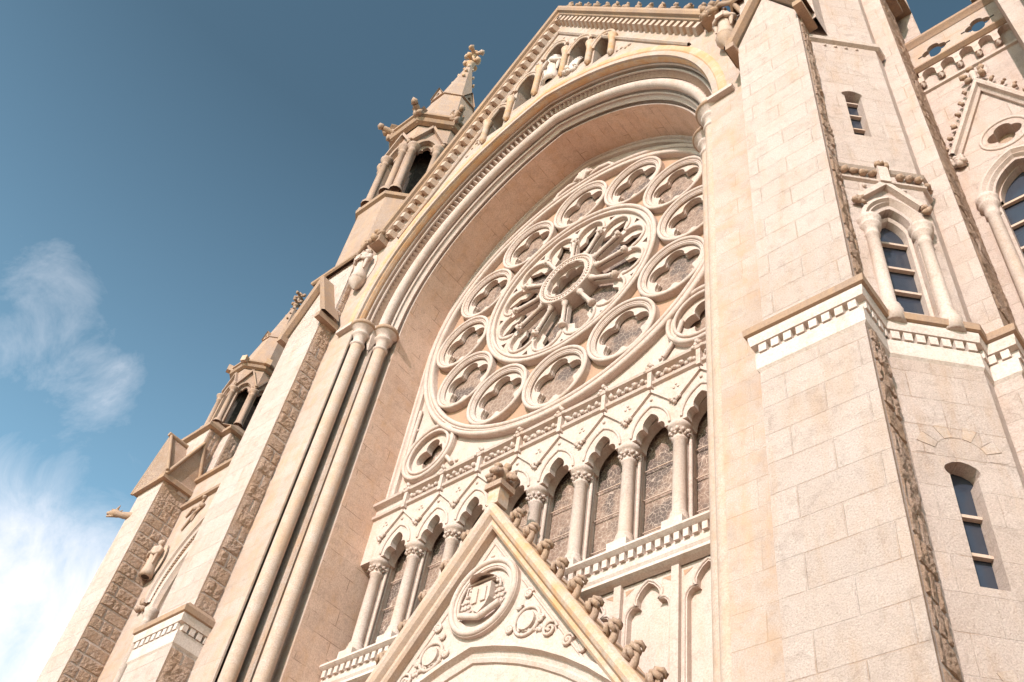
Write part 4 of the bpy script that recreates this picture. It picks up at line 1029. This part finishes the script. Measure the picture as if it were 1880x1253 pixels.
s2.polysweep([(-13.72, 1.2), (-13.72, -1.24), (-12.47, -1.24), (-12.47, -.80), (-12.05, -.80), (-12.05, 0.5)], [(.0, 21.12), (.13, 21.16), (.14, 21.26), (-.25, 21.75), (-.6, 21.95)], 1)
part(s2, 'stepped_plinth', [M_ASH, M_COPE], LB)
rk = MB(TM(-12.47 + .005, -1.24, 90)); rock_face(rk, .44, 18.9, 21.1, course=.32, seed=33, margin=.0); part(rk, 'rock_facing', M_ROCK, LB)
rk = MB(TM(-12.05 + .005, -.80, 90)); rock_face(rk, .6, 18.9, 21.1, course=.32, seed=34, margin=.0); part(rk, 'rock_facing', M_ROCK, LB)
# gargoyle
gg = MB(); b = Vector((-13.62, -1.74, 17.95)); dv = Vector((-.80, -.60, 0)); tn = Vector((.6, -.8, 0)); up = Vector((0, 0, 1))
gg.tube([b - dv * .2, b + dv * .12, b + dv * .26 + up * .02, b + dv * .36 + up * .05, b + dv * .44 + up * .06, b + dv * .62 + up * .03], [.10, .10, .085, .12, .11, .045], 10)
gg.tube([b + dv * .40 - up * .03, b + dv * .60 - up * .07], [.05, .025], 6)
for d in (-1, 1): gg.tube([b + dv * .36 + tn * .06 * d + up * .13, b + dv * .30 + tn * .10 * d + up * .26], [.04, .01], 6)
for d in (-1, 1): gg.blob(b + dv * .48 + tn * .06 * d + up * .13, .03)
part(gg, 'gargoyle', M_CARV, LB)
aw = MB()
hoodw = arch_pts(1.25, 1.0, 14.6, 0, 14, None, -9.97)
aw.plate([(-12.6, 0), (-7.3, 0), (-7.3, 19.2), (-12.6, 19.2)], [[(-11.22, 2.0)] + [(p[0], p[1]) for p in hoodw] + [(-8.72, 2.0)]], -.88, -.3, 0)
aisle = part(aw, 'aisle_wall', [M_WALL])
am = MB()
am.sweep2([(.62, -.88), (.60, -.98), (.52, -1.0), (.50, -.93), (.46, -.95), (.40, -.92)], lambda o_: arch_pts(1.30, 1.0, 14.95, o_, 14, None, -9.97), 0)
am.sweep2([(.30, -.90), (.24, -.98), (.14, -.96), (.10, -.86), (.04, -.9), (0, -.8), (-.08, -.4)], lambda o_: arch_pts(1.25, 1.0, 14.6, o_, 14, None, -9.97), 0)
R = 1.30 + 1.0 + .34
for i in range(40):
    a = math.acos(1.0 / R) * i / 39
    for sg in (-1, 1): am.blob((-9.97 + sg * (-1.0 + R * math.cos(a)), -.9, 14.95 + R * math.sin(a)), .04, 1, .3)
for xx in (-11.32, -8.62): am.lathe((xx, -.92, 0), [(.10, 2), (.10, 14.2), (.12, 14.22), (.10, 14.26), (.11, 14.35), (.16, 14.42), (.15, 14.5), (.18, 14.58), (0, 14.6)], 14)
for i in range(8): am.blob((-11.90 + random.uniform(-.12, .12), -.95, 14.95 + random.uniform(-.18, .12)), .09, 1, .5)
for a_, b_ in (((-11.9, 17.3), (-11.3, 17.9)), ((-11.6, 17.5), (-11.4, 18.2)), ((-12.0, 17.8), (-11.6, 17.9))):
    am.tube([(a_[0], -.9, a_[1]), ((a_[0] + b_[0]) / 2 + .1, -.95, (a_[1] + b_[1]) / 2 + .12), (b_[0], -.9, b_[1])], .035, 6, 1); am.blob((b_[0], -.93, b_[1]), .08, 1, .5)
part(am, 'aisle_arch_moulding', [M_PALE, M_CARV], aisle)
ap_ = MB()
for z in (18.30, 19.24):
    hstrip(ap_, -12.5, -7.3, [(-.88, z - .06), (-.98, z - .03), (-1.0, z + .05), (-.90, z + .14), (-.88, z + .15)], 0)
hstrip(ap_, -12.5, -7.3, [(-.88, 19.2), (-.9, 19.45), (-.4, 20.0)], 0)
part(ap_, 'parapet_string', M_COPE, aisle)
aa = MB(); figure(aa, -12.30, -1.06, 15.85, 1.15)
o = aa.build('angel_statue', [M_SHAFT]); tag(o, 'small winged stone angel beside the rough brown side of the leftmost buttress', 'statue')

# ------------------------------------------------------------------ octagonal turrets
def turret(cx, cy, ap, z_skirt, z_base, z_cap, z_par, z_spire_top, label, big=True, skirt_ap=None):
    t = MB(); n = 8
    def octo(a_): 
        r = a_ / math.cos(PI / 8); return [(cx + r * math.cos(PI / 8 + k * PI / 4 - PI / 2 - PI / 4), cy + r * math.sin(PI / 8 + k * PI / 4 - PI / 2 - PI / 4)) for k in range(8)]
    O = octo(1.0); sa = skirt_ap or ap * .93
    # base
    if z_skirt: 
        t.polysweep(octo(sa), [(0, z_skirt - (4.5 if big else .5)), (0, z_skirt)], 0, True)
        t.polysweep(octo(sa), [(0, z_skirt - .05), (.10, z_skirt), (.12, z_skirt + .14), (-.04, z_skirt + .28), (-.10, z_base)], 1, True)
    wa = ap * .84
    # wall ring with arched openings on each face
    side = 2 * wa * math.tan(PI / 8)
    for k in range(8):
        ang = k * 45
        T = Matrix.Translation((cx, cy, 0)) @ Matrix.Rotation(math.radians(ang), 4, 'Z') @ Matrix.Translation((0, -wa, 0))
        t.T = T; hs = side / 2; ow = hs * .56
        zc = z_cap; hole = arch_pts(ow, ow * .6, zc + .05, 0, 8, z_base + .02, 0)
        t.plate([(-hs, z_base), (hs, z_base), (hs, z_par), (-hs, z_par)], [hole], 0, ap * .14, 0)
        th = [(-ow * 1.3, zc - .02)] + trefoil_arch(0, zc - .02, ow * .92, .85) + [(ow * 1.3, zc - .02), (ow * 1.3, zc + ow * 2.4), (-ow * 1.3, zc + ow * 2.4)]
        t.plate(th, (), ap * .06, ap * .13, 0)
        t.sweep2([(.02, 0), (.02, -.05 * ap), (ap * .07, -.06 * ap), (ap * .09, 0)], lambda o_: arch_pts(ow, ow * .6, zc + .05, o_, 8, None, 0), 0)
        # gablet hood
        hz = z_par - ap * .10
        for sg in (-1, 1):
            a = Vector((0, 0, hz)); b = Vector((sg * hs * .98, 0, zc + ap * .24)); d = b - a; n_ = Vector((-d.z, 0, d.x)).normalized() * .028 * ap; n_ = n_ if n_.z > 0 else -n_
            q = [a - n_, b - n_, b + n_, a + n_]
            t.add([(p.x, -.10 * ap, p.z) for p in q] + [(p.x, 0, p.z) for p in q], [(0, 1, 2, 3), (0, 4, 5, 1), (1, 5, 6, 2), (2, 6, 7, 3), (3, 7, 4, 0)], 0)
        for q in range(4): t.blob((hs * random.uniform(.93, 1.07), -.05 * ap, zc + ap * .2 + random.uniform(-.05, .1) * ap), .05 * ap, 2, .4)
    t.T = I4
    core = MB()
    rr = octo(wa * .60)
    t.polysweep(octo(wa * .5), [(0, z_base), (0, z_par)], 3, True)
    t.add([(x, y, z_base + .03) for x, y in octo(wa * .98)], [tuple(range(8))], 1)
    # parapet / cornice
    t.polysweep(octo(ap * .86), [(0, z_par - .02), (ap * .10, z_par + .02 * ap), (ap * .14, z_par + .10 * ap), (ap * .08, z_par + .14 * ap), (ap * .06, z_par + .20 * ap), (ap * .15, z_par + .24 * ap), (ap * .15, z_par + .31 * ap), (ap * .02, z_par + .36 * ap), (-ap * .25, z_par + .38 * ap)], 1, True)
    body = part(t, 'turret', [M_WEATH, M_COPE, M_CARV, M_DARK], None, label)
    # shafts
    for k in range(8):
        a = PI / 8 + k * PI / 4
        base = Vector((cx, cy, 0)) + Vector((math.cos(a), math.sin(a), 0)) * (wa / math.cos(PI / 8) + .02 * ap)
        tn = Vector((-math.sin(a), math.cos(a), 0)); s_ = ap * .068
        for d in ((-1, 1) if big else (0,)):
            c = base + tn * d * ap * .105 - Vector((math.cos(a), math.sin(a), 0)) * (0.02 * ap if d else 0)
            co = MB(); r = s_ if big else s_ * 1.25
            co.lathe((c.x, c.y, 0), [(r * 1.9, z_base), (r * 1.9, z_base + .06 * ap), (r * 1.4, z_base + .10 * ap), (r * 1.5, z_base + .13 * ap), (r, z_base + .17 * ap), (r, z_cap - .22 * ap), (r * 1.35, z_cap - .20 * ap), (r * 1.05, z_cap - .17 * ap), (r * 1.2, z_cap - .10 * ap), (r * 1.9, z_cap - .03 * ap), (r * 2.0, z_cap + .02 * ap), (r * 1.5, z_cap + .05 * ap), (0, z_cap + .06 * ap)], 12)
            part(co, 'turret_shaft', M_WEATH, body)
        g_ = MB(); c = Vector((cx, cy, z_par + .26 * ap)) + Vector((math.cos(a), math.sin(a), 0)) * ap * 1.10
        dv = Vector((math.cos(a), math.sin(a), 0))
        if big:
            g_.tube([c - dv * .25 * ap, c, c + dv * .16 * ap + Vector((0, 0, .03))], [.10 * ap, .09 * ap, .07 * ap], 8); g_.blob(c + dv * .22 * ap + Vector((0, 0, .04 * ap)), .085 * ap, 0, .2)
            for d in (-1, 1): g_.grid([[c - dv * .1 * ap + tn * d * ap * u + Vector((0, 0, w_)) for u, w_ in ((.05, 0), (.16, .16 * ap), (.10, .24 * ap))], [c + dv * .05 * ap + tn * d * ap * u + Vector((0, 0, w_)) for u, w_ in ((.05, -.05), (.14, .1 * ap), (.10, .18 * ap))]], 0)
            for q in range(4): g_.blob(c + Vector((random.uniform(-.1, .1) * ap, random.uniform(-.1, .1) * ap, random.uniform(-.16, .05) * ap)), .08 * ap, 0, .5)
            g_.tube([c - dv * .15 * ap - Vector((0, 0, .25 * ap)), c - dv * .05 * ap], [.05 * ap, .08 * ap], 6)
            part(g_, 'gargoyle', M_CARV, body)
        else:
            g_.T = Matrix.Translation(c) @ Matrix.Rotation(a, 4, 'Z'); g_.box(-.18 * ap, .10 * ap, -.10 * ap, .10 * ap, -.14 * ap, .12 * ap)
            part(g_, 'corner_block', M_LICH, body)
    # spire in two stages with lucarnes
    zs0 = z_par + .36 * ap; H = z_spire_top - zs0; zm = zs0 + H * .36
    r0 = ap * .80; r1 = r0 * (1 - .36) * .93; rt = ap * .06; zt = z_spire_top - H * .16
    spm = MB()
    spm.polysweep(octo(r0), [(0, zs0 - .05), (-(r0 - r1), zm)], 0, True)
    spm.polysweep(octo(r1), [(0, zm), (.035 * ap, zm + .01), (.035 * ap, zm + .05 * ap), (-.03 * ap, zm + .07 * ap), (-(r1 - rt), zt)], 0, True)
    spire = part(spm, 'spire', M_WEATH, body)
    for k in range(0, 8):
        T = Matrix.Translation((cx, cy, 0)) @ Matrix.Rotation(math.radians(k * 45), 4, 'Z') @ Matrix.Translation((0, -r1 * .98, 0))
        lu = MB(T); w = r1 * .33; h = ap * .38
        if k % 2 == 0:
            lu.plate([(-w, zm), (w, zm), (0, zm + h)], [[(-w * .35, zm + .06 * ap), (w * .35, zm + .06 * ap), (w * .3, zm + h * .35), (0, zm + h * .55), (-w * .3, zm + h * .35)]], -.06 * ap, .2 * ap, 0)
            for sg in (-1, 1): lu.add([(sg * w * 1.15, -.10 * ap, zm), (0, -.10 * ap, zm + h * 1.12), (0, .4 * ap, zm + h * 1.12), (sg * w * 1.15, .2 * ap, zm)], [(0, 1, 2, 3)], 1)
            part(lu, 'lucarne', [M_WEATH, M_COPE], body)
    # cross finial
    fm = MB()
    fm.lathe((cx, cy, zt - .02), [(rt, 0), (rt * 1.2, .06 * ap), (rt * 1.9, .10 * ap), (rt * 1.9, .16 * ap), (rt, .2 * ap), (rt * .9, H * .16)], 8)
    hh = H * .16
    for k in range(4):
        a = k * PI / 2 + .35
        for zz, rr_, s_ in ((.35, .17, 1), (.85, .20, 1)):
            d = Vector((math.cos(a), math.sin(a), 0)); c = Vector((cx, cy, zt + hh * zz))
            fm.tube([c, c + d * rr_ * ap + Vector((0, 0, .03 * ap))], [.05 * ap, .055 * ap], 6); fm.blob(c + d * (rr_ + .01) * ap, .085 * ap, 0, .25)
    fm.blob((cx, cy, z_spire_top), .09 * ap, 0, .3)
    for k in range(3):
        for j in range(4):
            a = j * PI / 2 + PI / 4; rr_ = rt + (r1 - rt) * (k + .4) / 6; zz = zt - (zt - zm) * (k + .4) / 6
            if j % 1 == 0: fm.blob((cx + rr_ * math.cos(a) * 1.1, cy + rr_ * math.sin(a) * 1.1, zz), .05 * ap, 0, .4)
    part(fm, 'cross_finial', M_LICH if big else M_COPE, body)
    return body
turret(-7.25, -.40, 1.66, 27.75, 28.15, 31.0, 32.6, 42.0, 'large octagonal turret with spire and gargoyles behind the left slope of the gable', True, 1.50)
turret(-13.10, -.25, .90, None, 21.75, 23.25, 24.25, 29.2, 'small octagonal turret with spire above the leftmost buttress', False)

# ------------------------------------------------------------------ bodies behind the front
bd = MB()
bd.box(-6.0, 6.0, .8, 40, 0, 23.0, 0); bd.box(-13.6, -6.0, 0.3, 40, 0, 17.5, 0)
bd.add([(-5.9, .8, 23), (5.9, .8, 23), (0, .8, 31.2), (-5.9, 40, 23), (5.9, 40, 23), (0, 40, 31.2)], [(0, 1, 2), (1, 4, 5, 2), (3, 0, 2, 5), (4, 3, 5)], 1)
bd.add([(-13.6, .3, 17.5), (-6, .3, 17.5), (-6, .3, 20.5), (-13.6, 40, 17.5), (-6, 40, 17.5), (-6, 40, 20.5)], [(0, 1, 2), (3, 0, 2, 5), (4, 3, 5), (1, 4, 5, 2)], 1)
part(bd, 'nave_body', [M_ASH, M_ROOF])
